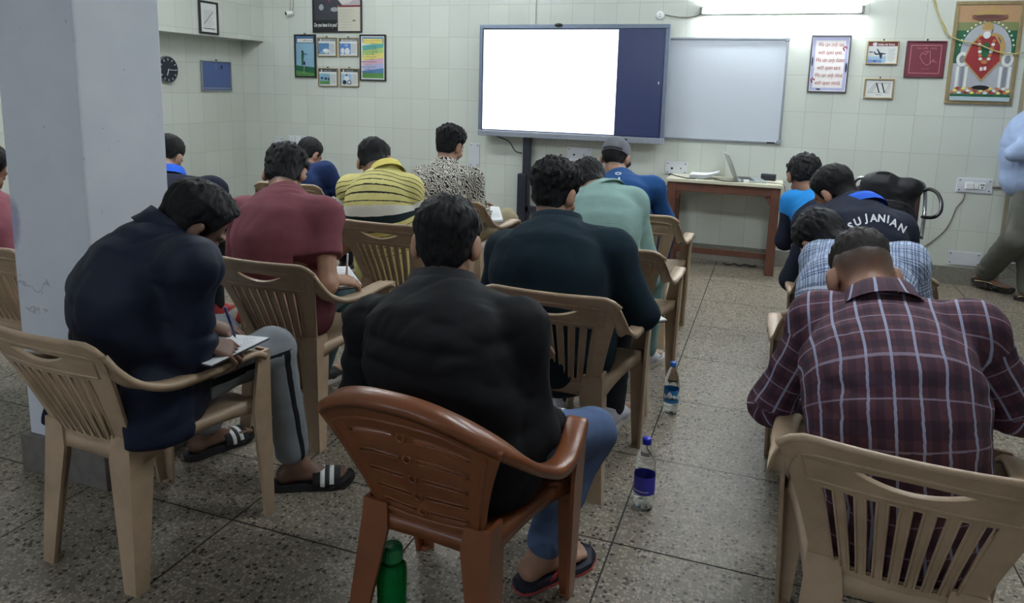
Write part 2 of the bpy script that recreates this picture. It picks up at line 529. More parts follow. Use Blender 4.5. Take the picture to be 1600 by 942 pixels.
def p_soldier(f, W, H, b):
    f.rect(b, b, W - b, H - b, pm('mauve grey', (176, 168, 172)))
    f.ell(W * .62, H * .74, .17, .14, pm('pale smoke', (200, 196, 192)))
    f.poly([(W * .62, H * .62), (W - b, H * .55), (W - b, H * .85)], pm('dusty pink', (176, 150, 158)))
    f.poly([(b, b), (W * .52, b), (W * .60, H * .48), (W * .44, H * .66), (W * .34, H * .70), (W * .22, H * .66), (b, H * .58)], pm('olive black', (52, 54, 62)))
    f.poly([(W * .27, H * .66), (W * .40, H * .66), (W * .345, H * .52)], pm('magenta red', (160, 56, 92)))
    f.ell(W * .325, H * .84, .05, .10, pm('brown skin', (132, 92, 82)))
    f.rect(W * .20, H * .90, W * .46, H - b, PK)
    f.ell(W * .18, H * .44, .028, .030, PGY); f.ell(W * .45, H * .40, .045, .022, PGY)
    f.rect(b + .01, H * .80, b + .07, H * .87, PK); f.rect(b + .01, H * .90, b + .07, H * .94, PK)
    for zz in (.80, .69): f.rect(W * .48, H * zz, W * .66, H * zz + .014, PK)
    f.rect(b, b, W * .52, H * .22, PK)
    f.text('Do you have it in you?', W * .265, H * .13, .052, PW, bold=.0008, sx=.56)
    f.rect(W * .52, b, W - b, H * .46, pm('form paper', (196, 192, 176))); f.rect(W * .53, H * .44, W - b, H * .47, PMA)
    for i in range(7): f.rect(W * .56, H * (.08 + .05 * i), W * (.72 + .2 * ((i * 37) % 5) / 5), H * (.08 + .05 * i) + .003, PGY)
    f.rect(W * .82, H * .20, W * .88, H * .215, PK)
picture('poster', 'large framed recruiting poster with a uniformed figure and slogan, above the others', 'poster', -4.485, 1.942, -3.918, 2.50, .014, F_BLACK, p_soldier)

def scrib(f, x0, x1, z, h, m, seed):
    """a line of small unreadable writing: short strokes grouped like words"""
    rr = random.Random(seed); x = x0
    while x < x1:
        n_ = rr.randint(3, 7)
        for _ in range(n_):
            if x > x1: break
            hh = h * rr.choice((.5, .5, .55, .9)); dx = h * rr.uniform(.05, .35)
            f.line([(x, z - h * .3), (x + dx, z - h * .3 + hh)], h * .16, m)
            if rr.random() < .6: f.line([(x + dx, z - h * .3 + hh), (x + h * .4, z - h * .28)], h * .13, m)
            x += h * .48
        x += h * .5
def p_golf(f, W, H, b):
    f.rect(b, b, W - b, H - b, PSK)
    f.rect(b, H * .83, W - b, H - b, PBL)
    f.rect(b + .01, H * .80, W - b - .01, H * .92, PK); f.rect(b + .016, H * .815, W - b - .016, H * .905, PW)
    scrib(f, W * .40, W * .86, H * .855, .016, PK, 3)
    f.poly([(b, b), (W - b, b), (W - b, H * .12), (b, H * .30)], PGR)
    f.poly([(b, H * .16), (W - b, H * .10), (W - b, H * .24), (b, H * .28)], PDG)
    f.ell(W * .38, H * .60, .012, .014, PK); f.poly([(W * .34, H * .28), (W * .38, H * .28), (W * .44, H * .50), (W * .40, H * .58), (W * .33, H * .54)], PDG)
    f.line([(W * .36, H * .56), (W * .62, H * .54)], .006, PNV); f.ell(W * .46, H * .33, .012, .02, PNV)
    f.line([(W * .46, H * .3), (W * .44, H * .1)], .003, PW); f.line([(b, H * .08), (W * .55, H * .08)], .003, PDG)
picture('poster', 'tall black-framed poster of a golfer under a blue sky, left of the four small frames', 'poster', -4.712, 1.492, -4.456, 1.923, .016, F_BLACK, p_golf)

def p_card(bg, blob, hd):
    def g(f, W, H, b):
        f.rect(b, b, W - b, H - b, PW)
        f.rect(b, H * .80, W - b, H - b, hd); f.rect(b + .004, H * .82, b + .016, H * .93, PK); f.rect(b + .02, H * .82, b + .034, H * .93, PW)
        scrib(f, W * .30, W * .72, H * .868, .011, PW, 5)
        f.rect(b + .006, H * .14, W * .62, H * .70, bg)
        blob(f, W, H)
        for i in range(8): f.rect(W * .67, H * (.20 + .065 * i), W * .90, H * (.20 + .065 * i) + .003, PGY)
    return g
def bl1(f, W, H): f.ell(W * .46, H * .28, .04, .024, PW); f.ell(W * .28, H * .2, .03, .012, PSK)
def bl2(f, W, H): f.ell(W * .2, H * .3, .022, .03, PW); f.ell(W * .45, H * .28, .03, .034, PW); f.ell(W * .4, H * .6, .02, .012, PLV)
def bl3(f, W, H): f.rect(W * .1, H * .14, W * .6, H * .3, PGR); f.ell(W * .2, H * .45, .014, .012, PNV); f.ell(W * .4, H * .42, .016, .012, PNV); f.ell(W * .55, H * .4, .01, .014, PNV)
def bl4(f, W, H): f.ell(W * .36, H * .62, .010, .012, PNV); f.ell(W * .36, H * .42, .03, .03, PW); f.ell(W * .25, H * .24, .022, .022, PNV); f.ell(W * .5, H * .24, .024, .024, PNV); f.ell(W * .5, H * .24, .016, .016, PW)
for (x0, z0, x1, z1, sh, lb) in ((-4.436, 1.706, -4.211, 1.893, p_card(PBL, bl1, PGY), 'small framed card with blue wave picture, upper left of the four'),
                                 (-4.183, 1.708, -3.962, 1.890, p_card(pm('royal', (84, 130, 196)), bl2, PGY), 'small framed card with blue crowd picture, upper right of the four'),
                                 (-4.431, 1.408, -4.203, 1.591, p_card(PSK, bl3, pm('slate', (70, 78, 80))), 'small framed card with runners on green, lower left of the four'),
                                 (-4.173, 1.411, -3.958, 1.592, p_card(pm('pale blue', (160, 190, 214)), bl4, pm('slate', (70, 78, 80))), 'small framed card with a cyclist, lower right of the four')):
    picture('picture_frame', lb, 'picture', x0, z0, x1, z1, .009, F_BRASS, sh, 'small framed cards')

def p_rainbow(f, W, H, b):
    f.rect(b, b, W - b, H - b, PW)
    i0 = b + .012
    bands = [PBL, pm('teal', (96, 168, 160)), pm('lime', (170, 196, 120)), PYE, PPI, PLV, PBL, PGR]
    n = len(bands); h0, h1 = i0, H - i0
    for i, m in enumerate(bands):
        zt = h1 - (h1 - h0) * (i / n); zb = h1 - (h1 - h0) * ((i + 1) / n)
        s = .03 if 0 < i < n - 1 else 0
        f.poly([(i0, max(h0, zb - s)), (W - i0, zb), (W - i0, zt), (i0, max(h0, zt - s))], m)
    f.rect(i0 + .01, H * .80, W - i0 - .01, H * .91, PYE)
    scrib(f, W * .16, W * .84, H * .872, .013, POR, 1); scrib(f, W * .40, W * .60, H * .825, .011, POR, 2)
    for i in range(11):
        q = (.30, .24, .20, .34, .22, .32, .20, .40, .22, .38, .26)[i]
        scrib(f, W * q, W * (1 - q), H * (.735 - .055 * i), .013, PNV, 11 + i)
picture('poster', 'tall framed poster with rainbow stripes and lines of writing, right of the small frames', 'poster', -3.944, 1.475, -3.652, 1.923, .014, F_BLACK, p_rainbow, nail=False)

def p_quote(f, W, H, b):
    f.rect(b, b, W - b, H - b, PW); f.rect(b + .006, b + .006, W - b - .006, H - b - .006, PLV); f.rect(b + .026, b + .026, W - b - .026, H - b - .03, pm('paper', (232, 228, 226)))
    for i, s in enumerate(['We can only see', 'with open eyes.', 'We can only listen', 'with open ears.', 'We can only think', 'with open minds.']):
        f.text(s, W * .50, H * (.835 - .133 * i), .047, pm('ink red', (150, 52, 50)), shear=.35, sx=.60, bold=.0003)
    for (cx, cz) in ((W * .86, H * .77), (W * .12, H * .21)):
        for a in (30, 100, 170, 240): f.ell(cx + .012 * math.cos(math.radians(a)), cz + .014 * math.sin(math.radians(a)), .006, .009, PMA, 10)
    f.ell(W * .93, H * .44, .008, .04, PNV, 10); f.ell(W * .07, H * .54, .006, .04, PNV, 10); f.ell(W * .28, H * .055, .018, .006, PK, 10)
picture('quote_poster', 'tall framed white poster with six lines of red script, right of the whiteboard', 'poster', .216, 1.472, .510, 1.922, .011, F_GREY, p_quote, nail=False)

def p_plane(f, W, H, b):
    f.rect(b, b, W - b, H - b, PW)
    f.rect(b, b, W * .62, H * .34, pm('pale blue', (160, 190, 214))); f.rect(b, b, W * .5, H * .2, pm('mid blue', (110, 140, 190)))
    f.rect(b, H * .78, W - b, H - b, PMA); f.ell(W * .24, H * .86, .016, .016, PW); f.text('Indian Air Force', W * .60, H * .85, .022, PW, sx=.8, bold=.0006)
    f.poly([(W * .28, H * .40), (W * .60, H * .44), (W * .62, H * .47), (W * .44, H * .50), (W * .28, H * .45)], PNV)
    f.poly([(W * .38, H * .48), (W * .46, H * .46), (W * .34, H * .66), (W * .30, H * .66)], PNV)
    f.poly([(W * .40, H * .42), (W * .50, H * .44), (W * .49, H * .24), (W * .44, H * .25)], PNV)
    f.poly([(W * .26, H * .43), (W * .32, H * .45), (W * .25, H * .55), (W * .22, H * .55)], PNV)
    f.ell(W * .14, H * .52, .016, .004, PNV); f.ell(W * .28, H * .14, .012, .004, PNV)
    for i in range(9): f.rect(W * .68, H * (.16 + .06 * i), W * (.84 + .04 * (i % 3)), H * (.16 + .06 * i) + .002, PGY)
picture('picture_frame', 'small brass frame with a jet plane picture and maroon heading', 'picture', .627, 1.699, .853, 1.879, .010, F_BRASS, p_plane)

def p_letters(f, W, H, b):
    f.rect(b, b, W - b, H - b, PW)
    a = pm('thin ink', (110, 112, 114))
    f.line([(W * .14, H * .3), (W * .36, H * .78), (W * .86, H * .78)], .003, a); f.line([(W * .14, H * .3), (W * .86, H * .3)], .002, a)
    f.line([(W * .22, H * .3), (W * .42, H * .78)], .003, a); f.line([(W * .28, H * .3), (W * .46, H * .78)], .002, a)
    f.line([(W * .40, H * .78), (W * .52, H * .3)], .009, PK); f.line([(W * .58, H * .78), (W * .70, H * .3)], .009, PK)
    f.line([(W * .70, H * .3), (W * .86, H * .78)], .003, a); f.line([(W * .78, H * .3), (W * .88, H * .66)], .002, a)
    f.rect(W * .42, H * .19, W * .6, H * .205, PK)
picture('picture_frame', 'small brass frame with black slanted line drawing, below the plane picture', 'picture', .636, 1.433, .849, 1.590, .012, F_BRASS, p_letters)

def p_maroon(f, W, H, b):
    m = pm('cloth maroon', (112, 46, 58)); pk = pm('thread pink', (206, 140, 152))
    f.rect(b, b, W - b, H - b, m)
    q = .034
    f.line([(q, q), (W - q, q), (W - q, H - q), (q, H - q), (q, q)], .004, pk)
    scrib(f, W * .28, W * .74, H * .80, .026, pm('thread dim', (168, 92, 106)), 9)
    f.line([(W * .44, H * .70), (W * .60, H * .72), (W * .62, H * .52), (W * .64, H * .40), (W * .56, H * .34), (W * .46, H * .40), (W * .36, H * .56), (W * .40, H * .68), (W * .50, H * .62), (W * .54, H * .70)], .003, pk)
    f.line([(W * .62, H * .40), (W * .72, H * .50), (W * .70, H * .44), (W * .80, H * .42)], .003, pk)
    f.line([(W * .42, H * .24), (W * .62, H * .24)], .003, pm('thread dim', (168, 92, 106)))
picture('wall_hanging', 'square maroon framed panel with pink outline drawing, beside the large gold-framed print', 'picture', .904, 1.603, 1.178, 1.881, .012, plain('maroon frame', (86, 36, 44), 0.5), p_maroon)

def p_throne(f, W, H, b):
    f.rect(b, b, W - b, H - b, PDG)
    f.rect(b, H * .80, W - b, H - b, pm('peach', (178, 142, 106))); f.rect(b, H * .72, W - b, H * .80, pm('olive', (120, 130, 84)))
    stone, stone2 = pm('silver stone', (172, 176, 184)), pm('stone shadow grey', (130, 134, 144))
    f.ell(W * .52, H * .52, W * .37, H * .27, stone, 28); f.rect(b, b + .02, W - b, H * .40, stone)
    for i in range(17):
        an = math.radians(12 + 156 * i / 16); f.ell(W * .52 + W * .40 * math.cos(an), H * .52 + H * .29 * math.sin(an), .007, .007, PW, 8)
    for s in (-1, 1):
        f.ell(W * (.52 + s * .33), H * .44, .04, .055, PW, 16); f.ell(W * (.52 + s * .33), H * .44, .02, .03, stone2, 12)
        for dx in (.25, .31, .38): f.rect(W * (.52 + s * dx) - .010, H * .16, W * (.52 + s * dx) + .010, H * .37, stone2 if dx == .31 else PW)
    f.ell(W * .62, H * .55, W * .17, H * .145, PGO, 20); f.ell(W * .60, H * .55, W * .14, H * .125, pm('plum', (84, 50, 96)), 20)
    f.poly([(W * .20, H * .43), (W * .50, H * .225), (W * .76, H * .43), (W * .74, H * .58), (W * .64, H * .68), (W * .40, H * .68), (W * .28, H * .58)], PGO)
    f.poly([(W * .225, H * .43), (W * .50, H * .245), (W * .735, H * .43), (W * .71, H * .58), (W * .62, H * .665), (W * .42, H * .665), (W * .30, H * .58)], pm('robe red', (142, 46, 50)))
    f.ell(W * .51, H * .53, W * .07, H * .075, PDG, 14)
    for i in range(6):
        f.ell(W * (.40 + .010 * i), H * (.62 - .035 * i), .013, .012, PW if i % 2 else POR, 8); f.ell(W * (.62 - .010 * i), H * (.62 - .035 * i), .013, .012, PW if i % 2 else POR, 8)
    f.ell(W * .51, H * .415, .022, .016, POR, 10); f.rect(W * .46, H * .33, W * .50, H * .365, PW); f.rect(W * .515, H * .335, W * .555, H * .37, PW)
    f.ell(W * .50, H * .70, W * .065, H * .052, pm('pale face', (190, 170, 158)), 16); f.ell(W * .50, H * .675, W * .055, H * .035, PW, 14)
    f.ell(W * .50, H * .755, W * .078, H * .042, PGO, 16, 0, 180); f.rect(W * .42, H * .725, W * .58, H * .757, PGO)
    f.ell(W * .51, H * .855, W * .26, H * .042, pm('umbrella brown', (120, 84, 70)), 24); f.ell(W * .51, H * .868, W * .25, H * .045, PGO, 24, 0, 180); f.ell(W * .51, H * .85, W * .20, H * .022, pm('umbrella inside', (96, 62, 58)), 20)
    f.ell(W * .52, H * .93, .018, .022, PGO, 12)
    for i in range(26):
        f.ell(W * (.10 + .80 * i / 25), H * (.115 + .02 * ((i * 7) % 3)), .016, .012, [POR, PYE, PRED, PW][(i * 5) % 4], 8)
    f.ell(W * .50, H * .165, W * .13, H * .022, PK, 14)
    f.rect(b, H * .075, W - b, H * .10, PDG); f.rect(b, b, W - b, H * .075, pm('ice', (170, 188, 196)))
picture('devotional_print', 'large gold-framed print of a red-robed seated figure under an umbrella', 'picture', 1.205, 1.412, 1.652, 2.170, .026, F_BRASS, p_throne, nail=False)

# frames on the side wall and on the beam
def p_blue(f, W, H, b):
    f.rect(b, b, W - b, H - b, pm('felt blue', (76, 96, 146))); f.rect(b, b + .014, W - b, b + .022, PGY)
    f.ell(W * .68, H * .80, .018, .02, PNV); f.line([(W * .5, H * .95), (W * .49, H * .72)], .003, PLV)
picture('notice_board', 'small silver-framed blue board on the side wall under the beam', 'board', 5.880, 1.331, 6.304, 1.632, .012, F_SILV, p_blue, wall='left', y=WL)
def p_cert(f, W, H, b):
    f.rect(b, b, W - b, H - b, PW)
    for i in range(12): f.rect(W * .22, H * (.22 + .045 * i), W * (.6 + .2 * ((i * 31) % 7) / 7), H * (.22 + .045 * i) + .003, PGY)
    f.line([(W * .24, H * .3), (W * .74, H * .7)], .005, PK); f.rect(W * .2, H * .16, W * .8, H * .18, PK)
picture('certificate', 'black-framed white certificate hung on the beam above the side wall', 'certificate', 5.575, 1.866, 5.820, 2.165, .018, F_BLACK, p_cert, wall='left', y=-5.10, nail=False)

def wall_clock():
    r = empty('wall_clock', (WL, 5.440, 1.525), math.pi / 2)
    tag(r, 'round black wall clock with silver rim, half hidden by the pillar', 'clock')
    Mx = Matrix.Rotation(math.pi / 2, 4, 'X')
    MB().lathe([(0.118, 0.0), (0.126, 0.012), (0.126, 0.03), (0.116, 0.036)], 40, M=Mx).build('rim', plain('chrome rim', (170, 172, 176), 0.2, metal=0.8), r)
    MB().lathe([(0.001, 0.0365), (0.1155, 0.0365)], 40, M=Mx, caps=False).build('dial', plain('clock dial', (26, 30, 42), 0.3), r)
    mk = MB()
    for i in range(12):
        a = math.radians(30 * i); mk.box((-0.004, -0.0385, 0.085), (0.004, -0.037, 0.104), M=Matrix.Rotation(a, 4, 'Y'))
    mk.build('hour_marks', plain('dial white', (200, 204, 208), 0.4), r)
    for nm, ln, wd, a in (('hour_hand', .055, .008, -160), ('minute_hand', .085, .005, 92)):
        MB().box((-wd / 2, -0.041, -0.01), (wd / 2, -0.039, ln), M=Matrix.Rotation(math.radians(a), 4, 'Y')).build(nm, plain('dial white', (200, 204, 208), 0.4), r)
wall_clock()

# interactive screen on its stand
def screen_tv():
    r = empty('display_screen', (-1.745, 6.35, 0)); tag(r, 'big flat display on a black stand showing a bright white page', 'screen')
    x0, x1, z0, z1 = -.857, .855, 1.0, 2.0
    bz = plain('blue grey bezel', (112, 124, 142), 0.35, metal=0.3)
    MB().box((x0 + .02, .002, z0 + .02), (x1 - .02, .07, z1 - .02), 0, .01).build('housing', plain('screen back', (40, 42, 48), 0.5), r)
    fr = MB()
    for a in ((x0, z1 - .034, x1, z1), (x0, z0 + .05, x0 + .030, z1 - .034), (x1 - .034, z0 + .05, x1, z1 - .034)):
        fr.box((a[0], -.012, a[1]), (a[2], .03, a[3]), 0, .004)
    fr.build('bezel', bz, r)
    MB().box((x0, -.02, z0), (x1, .03, z0 + .052), 0, .006).build('lower_bar', plain('silver bar', (152, 158, 170), 0.35, metal=0.3), r)
    f = Flat(); f.y = -.002
    f.rect(x0 + .03, z0 + .052, x1 - .034, z1 - .034, plain('glass surround', (38, 50, 84), 0.15))
    f.build('glass', r)
    k = NT('lit page'); k.base((0.8, 0.8, 0.8, 1)); k.b.inputs['Emission Color'].default_value = (0.94, 0.97, 1, 1); k.b.inputs['Emission Strength'].default_value = 0.75
    xs = at(967, 45.5, 6.345)[0] + 1.745
    g = Flat(); g.y = -.0035
    g.rect(x0 + .040, z0 + .062, xs, z1 - .044, k.m); g.rect(x0 + .046, z0 + .50, x0 + .056, z0 + .53, plain('page icon', (210, 214, 222), 0.4))
    g.build('lit_page', r)
    k2 = NT('lit dark panel'); k2.base(lin((30, 36, 60))); k2.rough(0.2); k2.b.inputs['Emission Color'].default_value = lin((58, 70, 116)); k2.b.inputs['Emission Strength'].default_value = 0.12
    h = Flat(); h.y = -.0035
    h.rect(xs, z0 + .062, x1 - .044, z1 - .044, k2.m)
    h.poly([(x1 - .075, z0 + .50), (x1 - .065, z0 + .515), (x1 - .075, z0 + .53)], PW)
    h.build('side_panel', r)
    MB().lathe([(.001, .016), (.03, .014), (.038, .006), (.038, 0)], 20, M=Matrix.Translation((-.11, -.012, z1 - .008)) @ Matrix.Rotation(math.pi / 2, 4, 'X') @ Matrix.Diagonal((1, .45, 1, 1))).build('camera', plain('camera black', (24, 26, 34), 0.25), r)
    lg = Flat(); lg.y = -.0208; scrib(lg, -.10, -.05, z0 + .026, .016, plain('bar logo', (90, 96, 110), 0.4), 4)
    for i in range(5): lg.ell(x0 + .10 + .016 * i, z0 + .026, .004, .004, plain('bar logo', (90, 96, 110), 0.4), 8)
    lg.rect(.52, z0 + .018, .545, z0 + .034, PK)
    lg.build('bar_marks', r)
    st = plain('stand black', (30, 33, 44), 0.45)
    for sx in (-.40, .40):
        MB().box((sx - .036, .06, .10), (sx + .036, .11, 1.7), 0, .006).build('column', st, r)
        MB().box((sx - .075, .04, .10), (sx + .01, .12, .66), 0, .008).build('column_sleeve', st, r)
        MB().box((sx - .04, -.28, .06), (sx + .04, .14, .11), 0, .01).build('foot', st, r)
        for sy in (-.24, .10):
            MB().lathe([(.03, -.012), (.034, -.008), (.034, .008), (.03, .012)], 16, c=(sx, sy, .034), M=Matrix.Rotation(math.pi / 2, 4, 'Y')).build('castor', plain('castor rubber', (24, 24, 26), 0.7), r)
    MB().box((-.44, .06, .30), (.44, .10, .36), 0, .006).build('crossbar', st, r)
    MB().tube(spline([(-.70, -.005, 1.01), (-.64, .02, .985), (-.56, .03, .95), (-.50, .03, .87), (-.44, .05, .85)], 6), .005, 8).build('cable', plain('black cable', (26, 26, 30), 0.5), r)
screen_tv()

def whiteboard():
    r = empty('whiteboard', (-1.16, WD - .002, 1.04)); tag(r, 'blank whiteboard with silver rim, partly behind the big display', 'whiteboard')
    W, H = 1.21, .862
    MB().box((.01, -.014, .01), (W - .01, -.002, H - .01)).build('panel', plain('board enamel', (196, 203, 212), 0.22, var=0.02, scale=3), r)
    frame_bars(W, H, .018, .024).build('frame', plain('aluminium', (158, 164, 170), 0.3, metal=0.6), r)
    for cx, cz in ((W - .014, .014), (W - .014, H - .014), (.014, .014), (.014, H - .014)):
        MB().box((cx - .018, -.027, cz - .018), (cx + .018, -.001, cz + .018), 0, .008).build('corner_cap', plain('corner cap grey', (120, 128, 134), 0.4), r)
    MB().box((W - .11, -.0265, .003), (W - .045, -.024, .015)).build('maker_plate', plain('maker plate', (30, 32, 36), 0.4), r)
    for cx in (W - .16,): MB().box((cx - .012, -.012, H), (cx + .012, -.002, H + .014), 0, .002).build('clip', plain('aluminium', (158, 164, 170), 0.3, metal=0.6), r)
whiteboard()

# wall fittings
M_PLATE = plain('switch plate white', (206, 210, 216), 0.35, var=0.02)
M_SWITCH = plain('switch white', (232, 234, 232), 0.3, var=0.01)
M_DARK = plain('dark slot', (24, 24, 26), 0.6)
def plate(label, x0, z0, x1, z1, kind, name='switch_plate'):
    W, H = x1 - x0, z1 - z0
    r = empty(name, (x0, WD - .001, z0)); tag(r, label, 'socket' if 'socket' in label else 'switch plate')
    MB().box((0, -.012, 0), (W, 0, H), 0, .003).build('plate', M_PLATE, r)
    sc = MB()
    for px_, pz_ in ((.02, .018), (W - .02, .018), (.02, H - .018), (W - .02, H - .018)):
        if kind != 'bare2' or px_ < W / 2 + .5: sc.lathe([(.0055, 0), (.0055, .003)], 8, M=Matrix.Translation((px_, -.0118, pz_)) @ Matrix.Rotation(math.pi / 2, 4, 'X'))
    sc.build('screws', plain('screw grey', (86, 84, 80), 0.4), r)
    if kind == 'sockets':
        MB().box((W * .24, -.03, H * .26), (W * .46, -.012, H * .72), 0, .004).build('plug', M_SWITCH, r)
        MB().box((W * .48, -.022, H * .28), (W * .60, -.012, H * .68), 0, .003).build('switch', M_SWITCH, r)
        MB().box((W * .62, -.020, H * .26), (W * .80, -.012, H * .72), 0, .003).build('socket', M_SWITCH, r)
        d = MB()
        for a, b_ in ((.68, .58), (.74, .58), (.71, .40)): d.lathe([(.006, 0), (.006, .002)], 8, M=Matrix.Translation((W * a, -.0195, H * b_)) @ Matrix.Rotation(math.pi / 2, 4, 'X'))
        d.build('socket_holes', M_DARK, r)
    if kind == 'holes':
        d = MB()
        for a, b_, rr in ((.30, .45, .010), (.70, .48, .006)): d.lathe([(rr, 0), (rr, .002)], 10, M=Matrix.Translation((W * a, -.0118, H * b_)) @ Matrix.Rotation(math.pi / 2, 4, 'X'))
        d.build('holes', M_DARK, r)
    if kind == 'switches':
        for a in (.10, .45): MB().box((W * a, -.022, H * .1), (W * a + W * .25, -.012, H * .9), 0, .003).build('switch', M_SWITCH, r)
    return r
plate('white wall socket plate with plug, near the man standing at the right', 1.363, .737, 1.604, .848, 'sockets')
plate('white blank plate low on the wall just above the skirting', 1.363, .160, 1.596, .268, 'bare')
plate('white plate with two holes on the wall left of the table', -.880, .737, -.690, .846, 'holes')
plate('small square white plate on the wall at the far left', -4.988, .754, -4.882, .866, 'bare')
plate('wide white double switch plate beside the small square one', -4.824, .795, -4.594, .890, 'switches')
plate('white plate leaning off the wall left of the big display', -2.752, .688, -2.645, .909, 'bare')
plate('white plate on the wall under the big display', -1.78, .80, -1.55, .925, 'holes')

def cord(name, label, pts, r_, m, cat='cord', n=6):
    mb = MB().tube(spline(pts, n), r_, 8)
    o = mb.build(name, m); return tag(o, label, cat)
def onwall(*pp, off=.008): return [at(u, v, WD - off) for u, v in pp]
cord('power_cord', 'thin grey cord hanging from the wall socket down to the left', onwall((1508, 301), (1505, 312), (1494, 325), (1488, 340), (1480, 355), (1470, 366), (1455, 378), (1438, 389), off=.012), .0045, plain('cord grey', (112, 104, 94), 0.6))
cord('conduit', 'grey conduit pipe running right from the wall socket', onwall((1550, 292), (1562, 292), (1577, 290), (1583, 282), (1586, 270), off=.012), .011, plain('conduit grey', (138, 136, 126), 0.5), 'pipe')
cord('hanging_cord', 'yellowish cord looping across the large gold-framed print', [at(u, v, WD - d) for u, v, d in ((1452, -20, .02), (1468, 25, .03), (1480, 52, .04), (1500, 63, .05), (1530, 70, .05), (1556, 80, .05), (1580, 84, .05), (1604, 81, .05), (1640, 70, .03))], .005, plain('cord yellow', (186, 176, 116), 0.6))
cord('hanging_cord', 'short yellowish cord beside the large gold-framed print', [at(u, v, WD - .02) for u, v in ((1458, -20), (1466, 20), (1476, 40), (1484, 60))], .004, plain('cord yellow', (186, 176, 116), 0.6))
def ceiling_rose():
    r = empty('wire_box', (-1.003, WD, 2.086)); tag(r, 'round white wire box on the wall left of the tube lamp', 'wire box')
    MB().lathe([(.036, 0), (.036, .014), (.030, .022)], 24, M=Matrix.Rotation(math.pi / 2, 4, 'X')).build('cover', M_SWITCH, r)
    MB().tube(spline([(.03, -.008, .004), (.06, -.01, .0), (.12, -.02, -.012), (.2, -.02, -.02), (.30, -.02, -.010), (.345, -.03, .012)], 6), .004, 8).build('wire', plain('cord grey', (112, 104, 94), 0.6), r)
    d = MB()
    for z in (.01, -.01): d.lathe([(.004, 0), (.004, .002)], 8, M=Matrix.Translation((0, -.022, z)) @ Matrix.Rotation(math.pi / 2, 4, 'X'))
    d.build('screws', M_DARK, r)
ceiling_rose()
def wall_camera():
    r = empty('security_camera', (-4.735, WD, 2.13)); tag(r, 'tiny white camera hanging on its wires left of the big poster', 'camera')
    b = Matrix.Translation((0, -.05, 0)) @ Matrix.Rotation(math.radians(100), 4, 'X') @ Matrix.Rotation(math.radians(-35), 4, 'Y')
    MB().lathe([(.020, -.03), (.024, -.02), (.024, .03), (.020, .036)], 18, M=b).build('housing', M_SWITCH, r)
    MB().lathe([(.016, .036), (.017, .042), (.008, .042)], 18, M=b).build('lens', M_DARK, r)
    MB().tube([(0, 0, .02), (0, -.045, .015)], .006, 8).build('bracket', M_SWITCH, r)
    w_ = MB()
    for dx in (-.012, .012): w_.tube(spline([(dx, -.03, .02), (dx * 1.5, -.012, .10), (dx, -.006, .4), (dx, -.004, .86)], 5), .0035, 6)
    w_.build('wires', plain('wire beige', (150, 146, 136), 0.6), r)
wall_camera()
# ------------------------------------------------------------------ plastic chairs
def plastic_mat(name, rgb, rgb2, rough, wear=.35):
    k = NT(name)
    co = k.coord()
    n1 = k.noise(5.0, 5.0, 0.65, co)
    c = k.ramp(n1, [(0.3, lin(rgb2)), (0.62, lin(rgb))])
    n2 = k.noise(60.0, 3.0, 0.6, co)
    c = k.mix(k.ramp(n2, [(0.66, (0, 0, 0, 1)), (0.78, (wear, wear, wear, 1))]), c, lin(tuple(x * 0.6 for x in rgb)))
    k.base(c)
    k.rough(k.math('MULTIPLY_ADD', n1, 0.2, rough - 0.1))
    k.bump(n2, 0.05, 0.002)
    return k.m
M_BEIGE = plastic_mat('worn beige plastic', (184, 159, 133), (158, 135, 111), 0.42)
M_BROWN = plastic_mat('glossy brown plastic', (124, 72, 43), (112, 64, 38), 0.32, .12)

def solid(o, th, off=0.0, bev=0.0015):
    m = o.modifiers.new('thickness', 'SOLIDIFY'); m.thickness = th; m.offset = off; m.use_even_offset = True
    if bev:
        b = o.modifiers.new('edge', 'BEVEL'); b.width = bev; b.segments = 2; b.limit_method = 'ANGLE'; b.angle_limit = math.radians(50)
    return o

def back_surface(cols, rows, surf, hole, rowz):
    """quad sheet over (u, row) with holes; rowz(u, j) gives v for row j in column u"""
    vs, idx, fs = [], {}, []
    def vid(i, j):
        if (i, j) not in idx:
            idx[(i, j)] = len(vs); vs.append(surf(cols[i], rowz(cols[i], rows[j])))
        return idx[(i, j)]
    for i in range(len(cols) - 1):
        for j in range(len(rows) - 1):
            if hole(0.5 * (cols[i] + cols[i + 1]), 0.5 * (rows[j] + rows[j + 1]), i, j): continue
            fs.append([vid(i, j), vid(i + 1, j), vid(i + 1, j + 1), vid(i, j + 1)])
    # drop zero-size faces
    out = []
    for f in fs:
        p = [vs[k] for k in f]
        if np.linalg.norm(p[0] - p[3]) + np.linalg.norm(p[1] - p[2]) > 0.0015: out.append(f)
    return vs, out

def L_leg(p_top, p_mid, p_bot, w_top, w_mid, w_bot, sx, sy, th=0.011):
    """tapering angle-section leg; corner edge runs along p, flanges run inwards in x and y"""
    mb = MB(); secs = []
    for p, w_ in ((p_top, w_top), (p_mid, w_mid), (p_bot, w_bot)):
        x, y, z = p
        secs.append([(x, y, z), (x - sx * w_, y, z), (x - sx * w_, y - sy * th, z), (x - sx * th, y - sy * th, z), (x - sx * th, y - sy * w_, z), (x, y - sy * w_, z)])
    mb.loft(secs)
    x, y, z = p_bot
    mb.box((min(x, x - sx * w_bot * .8), min(y, y - sy * w_bot * .8), z), (max(x, x - sx * w_bot * .8), max(y, y - sy * w_bot * .8), z + .008), 0, .002)
    return mb

